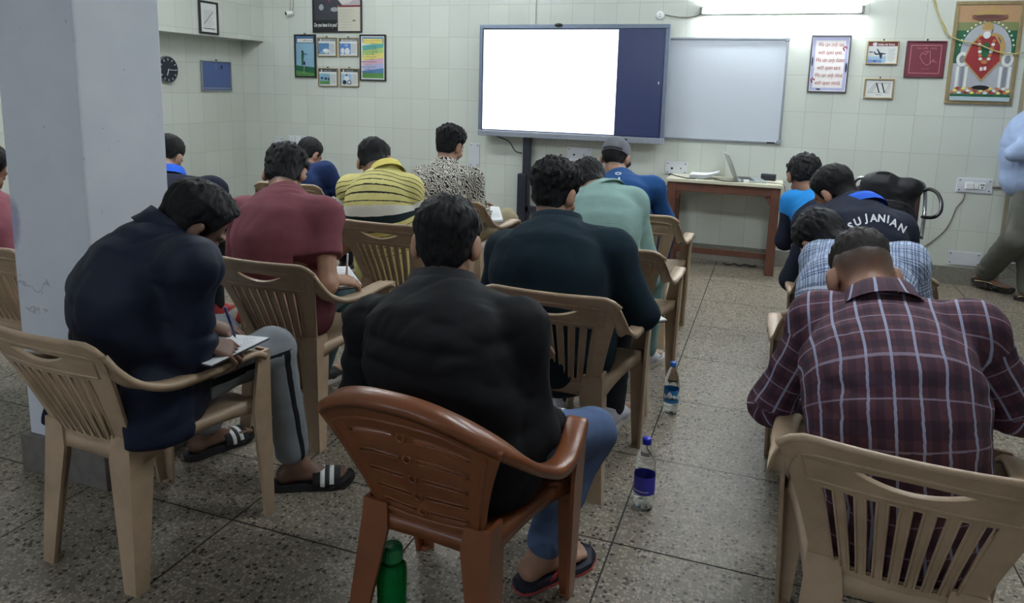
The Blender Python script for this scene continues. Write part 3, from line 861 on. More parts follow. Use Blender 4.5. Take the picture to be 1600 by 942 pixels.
def band(path, widths, norms, th):
    """sweep a rounded strap: path points, width vectors and normals per point"""
    secs = []
    for p, (wv, nv) in zip(path, zip(widths, norms)):
        p, wv, nv = np.array(p, float), np.array(wv, float), nrm(nv)
        wn = nrm(wv)
        t2 = th / 2
        secs.append([p - wv - nv * t2 * 1.2, p - wv * .6 - nv * t2 * .2 , p + wv * .6 - nv * t2 * .2, p + wv - nv * t2 * 1.2, p + wv * 1.04 + nv * t2 * .3, p + wv * .8 + nv * t2, p - wv * .8 + nv * t2, p - wv * 1.04 + nv * t2 * .3])
    mb = MB(); mb.loft(secs, 0, True); return mb

def seat_mesh(front_w, rear_w, y0, y1, z, skirt):
    n, m = 18, 16
    vs, fs = [], []
    for j in range(m + 1):
        t = j / m; y = y0 + (y1 - y0) * t; hw = (rear_w + (front_w - rear_w) * t) / 2
        for i in range(n + 1):
            u = -1 + 2 * i / n
            zz = z - .010 * (1 - u * u) * (1 - (2 * t - 1) ** 4) + .008 * t
            if t > .85: zz -= .03 * ((t - .85) / .15) ** 2
            vs.append((u * hw, y, zz))
    for j in range(m):
        for i in range(n):
            a = j * (n + 1) + i; fs.append([a, a + 1, a + n + 2, a + n + 1])
    edge = [j * (n + 1) for j in range(m, -1, -1)] + list(range(1, n + 1)) + [j * (n + 1) + n for j in range(1, m + 1)] + [m * (n + 1) + i for i in range(n - 1, 0, -1)]
    b = len(vs); k = len(edge)
    for q, e in enumerate(edge):
        x, y, zz = vs[e]; t = (y - y0) / (y1 - y0)
        side = abs(abs(x) - (rear_w + (front_w - rear_w) * t) / 2) < 1e-6
        dz = skirt * (0.55 + 0.6 * (2 * t - 1) ** 2) if side else skirt * (0.75 + .3 * (x / (front_w / 2)) ** 2)
        vs.append((x * 1.02, y + (.006 if t > .99 else -.004 if t < .01 else 0), zz - dz))
    for q in range(k):
        r = (q + 1) % k
        fs.append([edge[q], b + q, b + r, edge[r]])
    mb = MB(); mb.add(vs, fs, 0, True); return mb

def make_beige_chair():
    t = empty('plastic_armchair')
    # back: fan of slots under a lens-shaped hand hole
    nslot = 8
    edges = [-1.0, -.9, -.80]
    step = 1.60 / (2 * nslot - 1); u = -.80; slots = []
    us = [-.80]
    for i in range(nslot):
        a = -.76 + 1.52 * i / nslot + .52 / nslot * .5; b_ = a + 1.0 * 1.52 / nslot * .50
        slots.append((a, b_)); us += [a, .5 * (a + b_), b_]
    cols = sorted(set([-1.0, -.9] + us + [.80, .9, 1.0] + [.5 * (slots[i][1] + slots[i + 1][0]) for i in range(nslot - 1)]))
    rows = [0, 1, 2, 3, 4, 5, 6, 7, 8, 9, 10, 11, 12, 13]
    def rowz(u, j):
        arch = .035 * (1 - u * u)
        lens = max(0.0, 1 - (u / .46) ** 2)
        top_sl = .655 + .02 + arch * .6
        lo = .865 - .075 * lens; hi = .865 + .018 * lens
        tab = [0, .05, .10, .20, .34, .48, .60, top_sl, .5 * (top_sl + lo), lo, hi, .925, .97, 1.0]
        return tab[j]
    def surf(u, v):
        hw = .155 + .090 * v ** 1.15
        z = .405 + .375 * v - (.030 * (max(0, abs(u) - .74) / .26) ** 2 * v ** 6)
        y = -.205 - .165 * v ** 1.1 + .034 * u * u * (.4 + .6 * v)
        return np.array([u * hw, y, z])
    def hole(u, j, i, jj):
        if 2 <= jj <= 6 and any(a < u < b_ for a, b_ in slots): return True
        if jj == 9 and abs(u) < .46: return True
        return False
    vs, fs = back_surface(cols, rows, surf, hole, rowz)
    mb = MB(); mb.add(vs, fs, 0, True)
    o = solid(mb.build('backrest', M_BEIGE, t), .011)
    # raised lens ridge, slot rims and rolled top edge
    rd = MB()
    off = np.array([0, -.006, 0])
    rd.tube([surf(u, 1.0) + np.array([0, 0, 0]) for u in np.linspace(-1, 1, 21)], .0085, 8)
    ln = [surf(u, rowz(u, 7) + .035) + off for u in np.linspace(-.86, .86, 15)] + [surf(u, .885 + .03 * (1 - u * u)) + off for u in np.linspace(.86, -.86, 15)]
    rd.tube(ln, .0042, 6, closed=True)
    for a, b_ in slots:
        q = [surf(a, v) + off for v in np.linspace(rowz(a, 2), rowz(a, 7), 6)] + [surf(b_, v) + off for v in np.linspace(rowz(b_, 7), rowz(b_, 2), 6)]
        rd.tube(q, .0032, 5, closed=True)
    rd.build('back_ridges', M_BEIGE, t)
    solid(seat_mesh(.50, .33, -.215, .245, .425, .055).build('seat', M_BEIGE, t), .008, -1.0, 0)
    for s in (-1, 1):
        path = spline([(s * .226, -.322, .738), (s * .237, -.298, .696), (s * .243, -.245, .646), (s * .249, -.155, .610), (s * .254, -.03, .600), (s * .256, .09, .603), (s * .254, .165, .598), (s * .250, .21, .575)], 4)
        n = len(path); wd, nm = [], []
        for i in range(n):
            q = i / (n - 1)
            e = min(1, q / .42)
            wv = nrm(V3(s * (.75 + .25 * e), -.15 * (1 - e), .45 * (1 - e)))
            wd.append(wv * (.017 + .008 * e + (.004 if q > .6 else 0))); 
            tn = nrm(path[min(n - 1, i + 1)] - path[max(0, i - 1)])
            nv = np.cross(tn, wv); nv = nv if nv[2] > 0 or (abs(nv[2]) < .2 and nv[1] < 0) else -nv
            nm.append(nv)
        band(path, wd, nm, .020).build('armrest', M_BEIGE, t)
    for s in (-1, 1):
        L_leg((s * .268, .235, .592), (s * .262, .240, .40), (s * .250, .255, 0), .050, .078, .040, s, 1).build('leg', M_BEIGE, t)
    for s in (-1, 1):
        L_leg((s * .172, -.222, .46), (s * .174, -.226, .38), (s * .195, -.250, 0), .070, .082, .046, s, -1).build('leg', M_BEIGE, t)
    return t

def make_brown_chair():
    t = empty('plastic_armchair')
    cols = [-1, -.93, -.86, -.74, -.62, -.48, -.34, -.20, -.13, -.07, 0.0, .07, .13, .20, .34, .48, .62, .74, .86, .93, 1]
    cols = [c for c in cols]
    rows = list(range(20))
    sl = [(2, 3), (5, 6), (8, 9), (11, 12), (14, 15)]
    base = [0, .06, .14, .158, .22, .285, .303, .37, .44, .458, .52, .595, .613, .68, .755, .775, .83, .88, .95, 1.0]
    def rowz(u, j): return base[j]
    def surf(u, v):
        hw = .155 + .095 * v ** 1.4
        top = .755 - .085 * abs(u) ** 2.4
        z = .365 + (top - .365) * v - .012 * (1 - u * u) * math.sin(math.pi * v)
        y = -.200 - .160 * v ** 1.05 + .055 * u * u * (.35 + .65 * v)
        inset = .008 if (abs(u) < .86 and .10 < v < .84) else 0
        return np.array([u * hw, y + inset, z])
    def hole(u, j, i, jj):
        if any(a == jj for a, _ in sl):
            w_ = .74 - .02
            if .13 < abs(u) < w_ : return True
            if abs(u) < .03: return True
        return False
    vs, fs = back_surface(cols, rows, surf, hole, rowz)
    mb = MB(); mb.add(vs, fs, 0, True)
    solid(mb.build('backrest', M_BROWN, t), .011)
    rd = MB(); off = np.array([0, -.004, 0])
    ring = [surf(u, .865) for u in np.linspace(-.9, .9, 15)] + [surf(.9, v) for v in np.linspace(.8, .15, 8)] + [surf(u, .085) for u in np.linspace(.86, -.86, 13)] + [surf(-.9, v) for v in np.linspace(.15, .8, 8)]
    rd.tube([p + off for p in ring], .006, 6, closed=True)
    for a, _ in sl:
        v = .5 * (base[a] + base[a + 1])
        c = surf(0, v) + V3(0, -.007, 0)
        rd.tube([c + .010 * V3(math.cos(q), 0, math.sin(q)) for q in np.linspace(0, 2 * math.pi, 13)[:-1]], .0035, 5, closed=True)
        for s in (-1, 1):
            for dv in (-.017, .017): rd.tube([surf(s * u, v + dv) + V3(0, -.006, 0) for u in np.linspace(.12, .74, 7)], .003, 5)
    rd.build('back_ridges', M_BROWN, t)
    # arm band sweeps from tip to tip round the top of the back
    half = [(.0, -.368, .762), (.075, -.364, .757), (.15, -.346, .733), (.212, -.306, .690), (.250, -.235, .630), (.266, -.160, .572), (.276, -.075, .526), (.278, .01, .515), (.272, .085, .540), (.264, .145, .562)]
    path = spline([(-x, y, z) for x, y, z in half[::-1]] + half[1:], 4)
    n = len(path); wd, nm = [], []
    for i, p in enumerate(path):
        q = abs(i / (n - 1) * 2 - 1)
        e = min(1, max(0, (q - .12) / .5)); s = 1 if p[0] >= 0 else -1
        wv = nrm(V3(s * e, -(1 - e) * 1.0, -.42 * (1 - e)))
        wd.append(wv * (.024 + .006 * e))
        tn = nrm(path[min(n - 1, i + 1)] - path[max(0, i - 1)]); nv = np.cross(tn, wv); nm.append(nv if nv[2] > 0 else -nv)
    band(path, wd, nm, .024).build('armrest', M_BROWN, t)
    solid(seat_mesh(.50, .34, -.21, .20, .375, .05).build('seat', M_BROWN, t), .008, -1.0, 0)
    for s in (-1, 1):
        L_leg((s * .284, .170, .556), (s * .276, .180, .40), (s * .256, .20, 0), .050, .074, .042, s, 1).build('leg', M_BROWN, t)
    for s in (-1, 1):
        L_leg((s * .180, -.215, .405), (s * .184, -.222, .34), (s * .215, -.262, 0), .070, .080, .048, s, -1).build('leg', M_BROWN, t)
    return t

CHAIR = make_beige_chair()
G = 'beige plastic armchairs'
CH = {}
for i, (key, x, y, rz, lb) in enumerate([
        ('navy', -1.765, 1.655, -3.6, 'beige plastic armchair under the man in the navy jacket, beside the pillar'),
        ('maroon', -1.785, 2.54, 0, 'beige plastic armchair under the man in the plain maroon T-shirt'),
        ('yellow', -1.775, 3.42, 0, 'beige plastic armchair under the man in the yellow striped polo shirt'),
        ('floral', -1.79, 4.24, 0, 'beige plastic armchair under the man in the black and cream leaf print shirt'),
        ('teal', -.665, 2.60, 0, 'beige plastic armchair under the bearded man in the dark teal sweater'),
        ('mint', -.635, 3.38, 0, 'beige plastic armchair under the man in the pale mint sweatshirt'),
        ('blue', -.69, 4.30, 0, 'beige plastic armchair under the man in the grey cap and blue T-shirt'),
        ('plaid', .335, 1.80, -6, 'beige plastic armchair under the man in the maroon checked shirt, nearest at the right'),
        ('check', .315, 2.76, 0, 'beige plastic armchair under the man in the blue and white checked shirt'),
        ('letter', .385, 3.42, 0, 'beige plastic armchair under the person whose navy top has white letters'),
        ('yoke', .42, 4.42, 0, 'beige plastic armchair under the person with the light blue yoke near the table'),
        ('polo', -3.03, 3.08, 4, 'beige plastic armchair under the man in the navy top with blue collar, behind the pillar'),
        ('far', -3.04, 4.36, 6, 'beige plastic armchair at the far left against the switch plates'),
        ('edge', -2.93, 2.28, 2, 'beige plastic armchair at the left edge, beyond the pillar')]):
    o = CHAIR if i == 0 else copy_tree(CHAIR)
    o.location = (x, y, 0); o.rotation_euler[2] = math.radians(rz)
    tag(o, lb, 'chair', G); CH[key] = (x, y, math.radians(rz))
bc = make_brown_chair(); bc.location = (-.715, 1.70, 0); bc.rotation_euler[2] = math.radians(-5)
tag(bc, 'shiny brown plastic armchair under the man in the black shirt', 'chair'); CH['black'] = (-.70, 1.74, math.radians(-8))

# ------------------------------------------------------------------ table by the board wall and what lies on it
def wood(name, a, b):
    k = NT(name)
    co = k.scaled(k.coord(), 6, 6, 1.2)
    n = k.noise(6.0, 5.0, 0.65, co, 1.5)
    k.base(k.ramp(n, [(0.25, lin(a)), (0.7, lin(b))])); k.rough(0.45); k.bump(n, 0.08, 0.004)
    return k.m
M_WOOD = wood('reddish brown wood', (72, 44, 33), (100, 61, 45))
def wall_table():
    x0, x1, y0, y1, zt = -.815, .095, 6.095, 6.485, .742
    r = empty('table', ((x0 + x1) / 2, (y0 + y1) / 2, 0)); tag(r, 'narrow brown wooden table with pale top against the board wall', 'table')
    cx, cy = r.location[0], r.location[1]
    def bx(name, lo, hi, m, bev=.004):
        return MB().box((lo[0] - cx, lo[1] - cy, lo[2]), (hi[0] - cx, hi[1] - cy, hi[2]), 0, bev).build(name, m, r)
    bx('tabletop', (x0, y0, zt - .026), (x1, y1, zt), plain('pale laminate', (206, 202, 180), 0.35, var=.03))
    bx('apron', (x0 + .02, y0 + .02, zt - .10), (x1 - .02, y0 + .045, zt - .026), M_WOOD)
    bx('apron', (x0 + .02, y1 - .045, zt - .10), (x1 - .02, y1 - .02, zt - .026), M_WOOD)
    for lx in (x0 + .012, x1 - .085):
        for ly in (y0 + .012, y1 - .08):
            bx('leg', (lx, ly, 0), (lx + .07, ly + .065, zt - .026), M_WOOD)
        bx('side_rail', (lx + .02, y0 + .07, .10), (lx + .05, y1 - .07, .15), M_WOOD)
        bx('side_rail', (lx + .02, y0 + .07, zt - .12), (lx + .05, y1 - .07, zt - .03), M_WOOD)
    bx('foot_rail', (x0 + .07, y0 + .16, .10), (x1 - .08, y0 + .19, .15), M_WOOD)
    for s, lx in ((1, x0 + .08), (-1, x1 - .083)):
        mb = MB(); mb.add([(lx - cx, y0 + .03 - cy, zt - .10), (lx + s * .05 - cx, y0 + .03 - cy, zt - .10), (lx - cx, y0 + .03 - cy, zt - .18), (lx - cx, y0 + .045 - cy, zt - .10), (lx + s * .05 - cx, y0 + .045 - cy, zt - .10), (lx - cx, y0 + .045 - cy, zt - .18)], [[0, 1, 2], [5, 4, 3], [0, 3, 4, 1], [1, 4, 5, 2], [2, 5, 3, 0]])
        mb.build('corner_block', M_WOOD, r)
wall_table()
def laptop():
    zt = .7425
    r = empty('laptop', (-.165, 6.30, zt), math.radians(101)); tag(r, 'open silver laptop seen side-on on the pale table', 'laptop')
    al = plain('laptop silver', (176, 180, 184), 0.3, metal=0.5)
    MB().box((-.155, -.11, 0), (.155, .11, .014), 0, .004).build('base', al, r)
    k = MB()
    for i in range(12):
        for j in range(5): k.box((-.135 + .0225 * i, -.02 + .021 * j, .0135), (-.117 + .0225 * i, -.003 + .021 * j, .0155))
    k.build('keys', plain('key black', (30, 30, 32), 0.5), r)
    L = MB(); M = Matrix.Translation((0, .11, .012)) @ Matrix.Rotation(math.radians(-24), 4, 'X')
    L.box((-.155, -.004, 0), (.155, .004, .225), 0, .003, M); L.build('lid', al, r)
    s = MB(); s.box((-.145, -.0046, .012), (.145, -.0036, .215), 0, 0, M); s.build('screen', plain('laptop screen', (120, 130, 142), 0.15), r)
    l2 = MB(); l2.lathe([(.018, 0), (.018, .0008)], 16, M=M @ Matrix.Translation((0, .004, .115)) @ Matrix.Rotation(-math.pi / 2, 4, 'X')); l2.build('lid_mark', plain('lid mark', (225, 228, 230), 0.15), r)
laptop()
def sheet_mesh(w_, h_, curl, n=8):
    vs, fs = [], []
    for j in range(n + 1):
        for i in range(n + 1):
            u, v = i / n - .5, j / n - .5
            vs.append((u * w_, v * h_, curl * (max(0, u + .1) ** 2 * 3 + .3 * v * v)))
    for j in range(n):
        for i in range(n):
            a = j * (n + 1) + i; fs.append([a, a + 1, a + n + 2, a + n + 1])
    return vs, fs
M_PAPER = plain('white paper', (228, 230, 232), 0.6, var=0.015)
mb = MB()
for i in range(9):
    vs, fs = sheet_mesh(.23, .20, .05 - .003 * i); a = math.radians(4 * math.sin(i * 2.3))
    mb.add([(v[0] * math.cos(a) - v[1] * math.sin(a), v[0] * math.sin(a) + v[1] * math.cos(a), v[2] + .0015 + .0038 * i) for v in vs], fs, 0, True)
o = mb.build('paper_stack', M_PAPER, loc=(-.525, 6.27, .7425)); solid(o, .002, 1.0, 0); tag(o, 'curled stack of white papers on the pale table', 'papers')
def black_box():
    r = empty('speaker_box', (-.02, 6.41, .7425), math.radians(-6)); tag(r, 'small black box at the right end of the pale table', 'box')
    MB().box((-.058, -.03, 0), (.058, .03, .052), 0, .006).build('case', plain('speaker case', (26, 28, 34), 0.5), r)
    MB().box((-.05, -.0325, .006), (.05, -.029, .046), 0, .002).build('grille', plain('grille cloth', (38, 40, 48), 0.9, bump=.3, scale=200), r)
black_box()
def charger():
    r = empty('charger', (-.185, 6.135, .7425), .15); tag(r, 'white charger block with black cable on the table beside the laptop', 'charger')
    MB().box((-.022, -.015, 0), (.022, .015, .024), 0, .004).build('block', M_SWITCH, r)
    MB().tube(spline([(-.02, 0, .012), (-.05, .005, .006), (-.10, .01, .005), (-.16, -.005, .005), (-.20, .03, .005), (-.24, .10, .005)], 5), .0035, 8).build('cable', plain('black cable', (26, 26, 30), 0.5), r)
charger()
cord('cable', 'dark cables lying loose on the left end of the pale table', [(-.585, 6.16, .747), (-.64, 6.14, .747), (-.70, 6.2, .747), (-.76, 6.28, .747), (-.79, 6.33, .747), (-.825, 6.38, .74), (-.84, 6.40, .66), (-.86, 6.44, .60), (-.90, 6.47, .66)], .004, plain('black cable', (26, 26, 30), 0.5))
cord('cable', 'grey cable over the right end of the pale table', [(-.13, 6.3, .747), (0, 6.2, .747), (.08, 6.16, .747), (.104, 6.15, .735), (.112, 6.15, .70), (.118, 6.16, .62)], .003, plain('cord grey', (112, 104, 94), 0.6))
cord('cable', 'tangled dark cable on the floor under the table', [(-.33, 6.40, .005), (-.28, 6.36, .005), (-.24, 6.42, .005), (-.19, 6.37, .005), (-.15, 6.43, .005), (-.10, 6.39, .005), (-.06, 6.43, .005), (-.09, 6.36, .012), (-.14, 6.40, .012)], .005, plain('black cable', (26, 26, 30), 0.5))

# ------------------------------------------------------------------ chrome chair with the black backpack
def chrome_chair():
    r = empty('visitor_chair', (.765, 5.58, 0), math.radians(172)); tag(r, 'black padded chair with chrome tube arms by the back wall, holding a black backpack', 'chair')
    ch = plain('chrome tube', (150, 152, 158), 0.12, metal=0.9); bk = plain('black vinyl', (30, 28, 32), 0.4); mr = plain('dark maroon pad', (52, 26, 30), 0.6)
    MB().box((-.22, -.20, .42), (.22, .22, .48), 0, .02).build('seat', bk, r)
    MB().box((-.21, -.245, .53), (.21, -.205, .83), 0, .018, Matrix.Rotation(math.radians(6), 4, 'X')).build('backrest', mr, r)
    for s in (-1, 1):
        fr = [(s * .24, -.20, .47), (s * .245, -.28, .62), (s * .235, -.33, .78), (s * .205, -.33, .85), (s * .10, -.34, .865), (0, -.34, .867)]
        MB().tube(spline(fr, 6), .013, 12).build('back_tube', ch, r)
        arm = [(s * .225, -.32, .80), (s * .262, -.29, .815), (s * .305, -.20, .80), (s * .328, -.08, .755), (s * .325, .0, .70), (s * .295, .02, .665), (s * .255, -.05, .645), (s * .235, -.20, .625), (s * .238, -.285, .615)]
        MB().tube(spline(arm, 6), .013, 12).build('arm_tube', plain('black tube', (24, 24, 28), 0.25), r)
        for y0_, y1_ in ((.20, .23), (-.19, -.24)):
            MB().tube([(s * .22, y0_, .44), (s * .24, y1_, 0.0)], .012, 12).build('leg', ch, r)
chrome_chair()

# ------------------------------------------------------------------ bottles on the floor
def clear_plastic(name, tint, alpha, rough=0.08):
    k = NT(name); k.base(tint); k.rough(rough)
    k.b.inputs['Transmission Weight'].default_value = 1.0; k.b.inputs['IOR'].default_value = 1.04
    return k.m
M_PET = clear_plastic('clear bottle plastic', (0.93, 0.96, 0.97, 1), 0.3)
M_WATER = clear_plastic('water', (0.9, 0.95, 0.97, 1), 0.3, 0.02)
def bottle(label, x, y, h, r0, cap, lab, marks, water):
    r = empty('water_bottle', (x, y, 0), math.radians(-12)); tag(r, label, 'bottle')
    pr = [(.001, .006), (r0 * .55, .004), (r0 * .85, .000), (r0 * .97, .012), (r0, .03)]
    zs = np.linspace(.03, h * .60, 22)
    for z in zs[1:]: pr.append((r0 * (1 - .035 * (0.5 + 0.5 * math.sin(z * 330)) * (0 if .22 * h < z < .47 * h else 1)), z))
    pr += [(r0 * .96, h * .66), (r0 * .82, h * .74), (r0 * .58, h * .82), (r0 * .40, h * .875), (r0 * .36, h * .93)]
    MB().lathe(pr, 32).build('body', M_PET, r)
    MB().lathe([(r0 * .41, h * .915), (r0 * .43, h * .92), (r0 * .43, h * .99), (r0 * .38, h)], 24).build('cap', cap, r)
    w_ = [(.001, .012), (r0 * .8, .012), (r0 * .93, .03), (r0 * .93, water), (.001, water)]
    MB().lathe(w_, 28, caps=False).build('water', M_WATER, r)
    z0, z1 = h * .24, h * .49
    lb = MB(); n = 40; vs, fs = [], []
    for j in range(2):
        for i in range(n): vs.append(((r0 + .0008) * math.cos(2 * math.pi * i / n), (r0 + .0008) * math.sin(2 * math.pi * i / n), (z0, z1)[j]))
    for i in range(n): fs.append([i, (i + 1) % n, n + (i + 1) % n, n + i])
    lb.add(vs, fs, 0, True); lo = lb.build('label', lab, r)
    for nm, fn in marks:
        mk = MB(); fn(mk, r0 + .0014, z0, z1)
        mk.build(nm, plain('label ink', (20, 24, 34), 0.4) if nm == 'label_word' else plain('label white', (226, 230, 234), 0.4), lo)
def wrap(mb, pts2, R_, mi):
    """flat shape (arc length, height) wrapped on the bottle, facing -Y"""
    mb.add([(R_ * math.sin(a / R_), -R_ * math.cos(a / R_), z) for a, z in pts2], [list(range(len(pts2)))], mi)
def marks_wave(mb, R_, z0, z1):
    H_ = z1 - z0
    for c in (-.5, .5, 1.5, 2.5):
        n = 16; w_ = .05
        for i in range(n):
            t0, t1 = i / n, (i + 1) / n
            f = lambda t: (z0 + H_ * (.50 + .16 * math.sin((t - .25) * 2 * math.pi)), z0 + H_ * (.62 + .26 * math.sin((t + .18) * 2 * math.pi) ))
            a0, a1 = (c - .5) * w_ + w_ * t0, (c - .5) * w_ + w_ * t1
            l0, h0 = sorted(f(t0)); l1, h1 = sorted(f(t1)); l0 -= .004; l1 -= .004
            wrap(mb, [(a0, l0), (a1, l1), (a1, h1), (a0, h0)], R_, 0)
def marks_word(mb, R_, z0, z1):
    H_ = z1 - z0
    vs, fs = text_mesh('kinley', .019, bold=.0006, spacing=1.0)
    mb.add([((R_ + .0006) * math.sin((v[0] + .014) / R_), -(R_ + .0006) * math.cos((v[0] + .014) / R_), z0 + H_ * .36 + v[1]) for v in vs], fs, 0)
def marks_box(mb, R_, z0, z1):
    H_ = z1 - z0
    for a0, a1, f0, f1 in ((-.032, .030, .18, .22),):
        n = 10
        for i in range(n):
            p, q = a0 + (a1 - a0) * i / n, a0 + (a1 - a0) * (i + 1) / n
            wrap(mb, [(p, z0 + H_ * f0), (q, z0 + H_ * f0), (q, z0 + H_ * f1), (p, z0 + H_ * f1)], R_, 0)
bottle('clear water bottle with light blue cap and wavy blue label', -.346, 3.213, .245, .0335, plain('light blue cap', (40, 110, 200), 0.35), plain('label blue', (40, 118, 178), 0.4), (('label_wave', marks_wave), ('label_word', marks_word)), .10)
bottle('clear water bottle with dark blue cap and violet-blue label', -.330, 2.398, .262, .0365, plain('dark blue cap', (34, 48, 190), 0.35), plain('label violet', (56, 58, 172), 0.4), (('label_line', marks_box),), .105)
def green_bottle():
    r = empty('green_bottle', (-.862, 1.555, 0)); tag(r, 'green plastic bottle on the floor behind the brown chair', 'bottle')
    k = NT('green plastic'); k.base(lin((18, 150, 74))); k.rough(0.12); k.b.inputs['Transmission Weight'].default_value = 0.75; k.b.inputs['IOR'].default_value = 1.25
    mb = MB(); secs = []
    for z, q in ((0, .034), (.01, .039), (.03, .040), (.10, .0385), (.165, .040), (.19, .036), (.20, .026)):
        secs.append([(q * (1 + .05 * math.cos(8 * a)) * math.cos(a), q * (1 + .05 * math.cos(8 * a)) * math.sin(a), z) for a in np.linspace(0, 2 * math.pi, 49)[:-1]])
    mb.loft(secs, 0, True); mb.build('body', k.m, r)
    MB().lathe([(.026, .198), (.027, .206), (.024, .210)], 24).build('neck', k.m, r)
    kk = NT('green cap plastic'); kk.base(lin((30, 128, 76))); kk.rough(0.3)
    cp = MB(); secs = []
    for z, q in ((.208, .0275), (.212, .029), (.240, .0285), (.246, .026)):
        secs.append([(q * (1 + .02 * math.cos(24 * a)) * math.cos(a), q * (1 + .02 * math.cos(24 * a)) * math.sin(a), z) for a in np.linspace(0, 2 * math.pi, 97)[:-1]])
    cp.loft(secs, 0, True); cp.build('cap', kk.m, r)
green_bottle()
# ------------------------------------------------------------------ smooth solid modelling of figures (signed distances -> one continuous surface)
def _ax(d, s):
    d = nrm(d); s = np.asarray(s, float); s = nrm(s - d * s.dot(d)); return d, s, np.cross(d, s)
def ecap(A, B, ra, rb, S=(1, 0, 0)):
    """capsule with elliptical section: (side, front) radii at both ends"""
    A, B = np.asarray(A, float), np.asarray(B, float)
    L = np.linalg.norm(B - A) + 1e-9; d, s, f = _ax(B - A, S if abs(nrm(B - A).dot(nrm(S))) < .98 else (0, 1, 0.1))
    ra = (ra, ra) if np.isscalar(ra) else ra; rb = (rb, rb) if np.isscalar(rb) else rb
    def fn(P):
        W = P - A; z = W @ d; t = np.clip(z / L, 0, 1)
        x = W @ s; y = W @ f; e = z - t * L
        rx = ra[0] + (rb[0] - ra[0]) * t; ry = ra[1] + (rb[1] - ra[1]) * t; rm = np.minimum(rx, ry)
        k0 = np.sqrt((x / rx) ** 2 + (y / ry) ** 2 + (e / rm) ** 2); k1 = np.sqrt((x / rx ** 2) ** 2 + (y / ry ** 2) ** 2 + (e / rm ** 2) ** 2)
        return np.where(k0 < 0.05, (k0 - 1) * rm, k0 * (k0 - 1) / (k1 + 1e-9))
    return fn
def ellip(C, R, M=None):
    C, R = np.asarray(C, float), np.asarray(R, float); M = np.eye(3) if M is None else np.asarray(M, float)
    def fn(P):
        Q = (P - C) @ M.T
        k0 = np.linalg.norm(Q / R, axis=1); k1 = np.linalg.norm(Q / R ** 2, axis=1)
        return np.where(k0 < 0.05, (k0 - 1) * R.min(), k0 * (k0 - 1) / (k1 + 1e-9))
    return fn
def half(C, n):
    C, n = np.asarray(C, float), nrm(n)
    return lambda P: (P - C) @ n
def vnoise(P, seed=0):
    I = np.floor(P).astype(np.int64); F = P - I; F = F * F * (3 - 2 * F)
    def hsh(a, b, c):
        n = (a * 374761393 + b * 668265263 + c * 2147483647 + seed * 1274126177) & 0xffffffff
        n = ((n ^ (n >> 13)) * 1274126177) & 0xffffffff
        return ((n ^ (n >> 16)) & 0xffff) / 65535.0
    r = 0
    for dx in (0, 1):
        for dy in (0, 1):
            for dz in (0, 1):
                w_ = (F[:, 0] if dx else 1 - F[:, 0]) * (F[:, 1] if dy else 1 - F[:, 1]) * (F[:, 2] if dz else 1 - F[:, 2])
                r = r + w_ * hsh(I[:, 0] + dx, I[:, 1] + dy, I[:, 2] + dz)
    return r
def smin(a, b, k):
    if k <= 0: return np.minimum(a, b)
    h = np.clip(.5 + .5 * (b - a) / k, 0, 1)
    return b + (a - b) * h - k * h * (1 - h)
def comb(F, d, op, k):
    if op == 'u': return smin(F, d, k)
    if op == 's': return -smin(-F, d, k)
    return -smin(-F, -d, k)
def run_ops(ops, P, disp=None):
    F = np.full(len(P), 10.0)
    for op, fn, k in ops: F = comb(F, fn(P), op, k)
    return F if disp is None else F + disp(P)

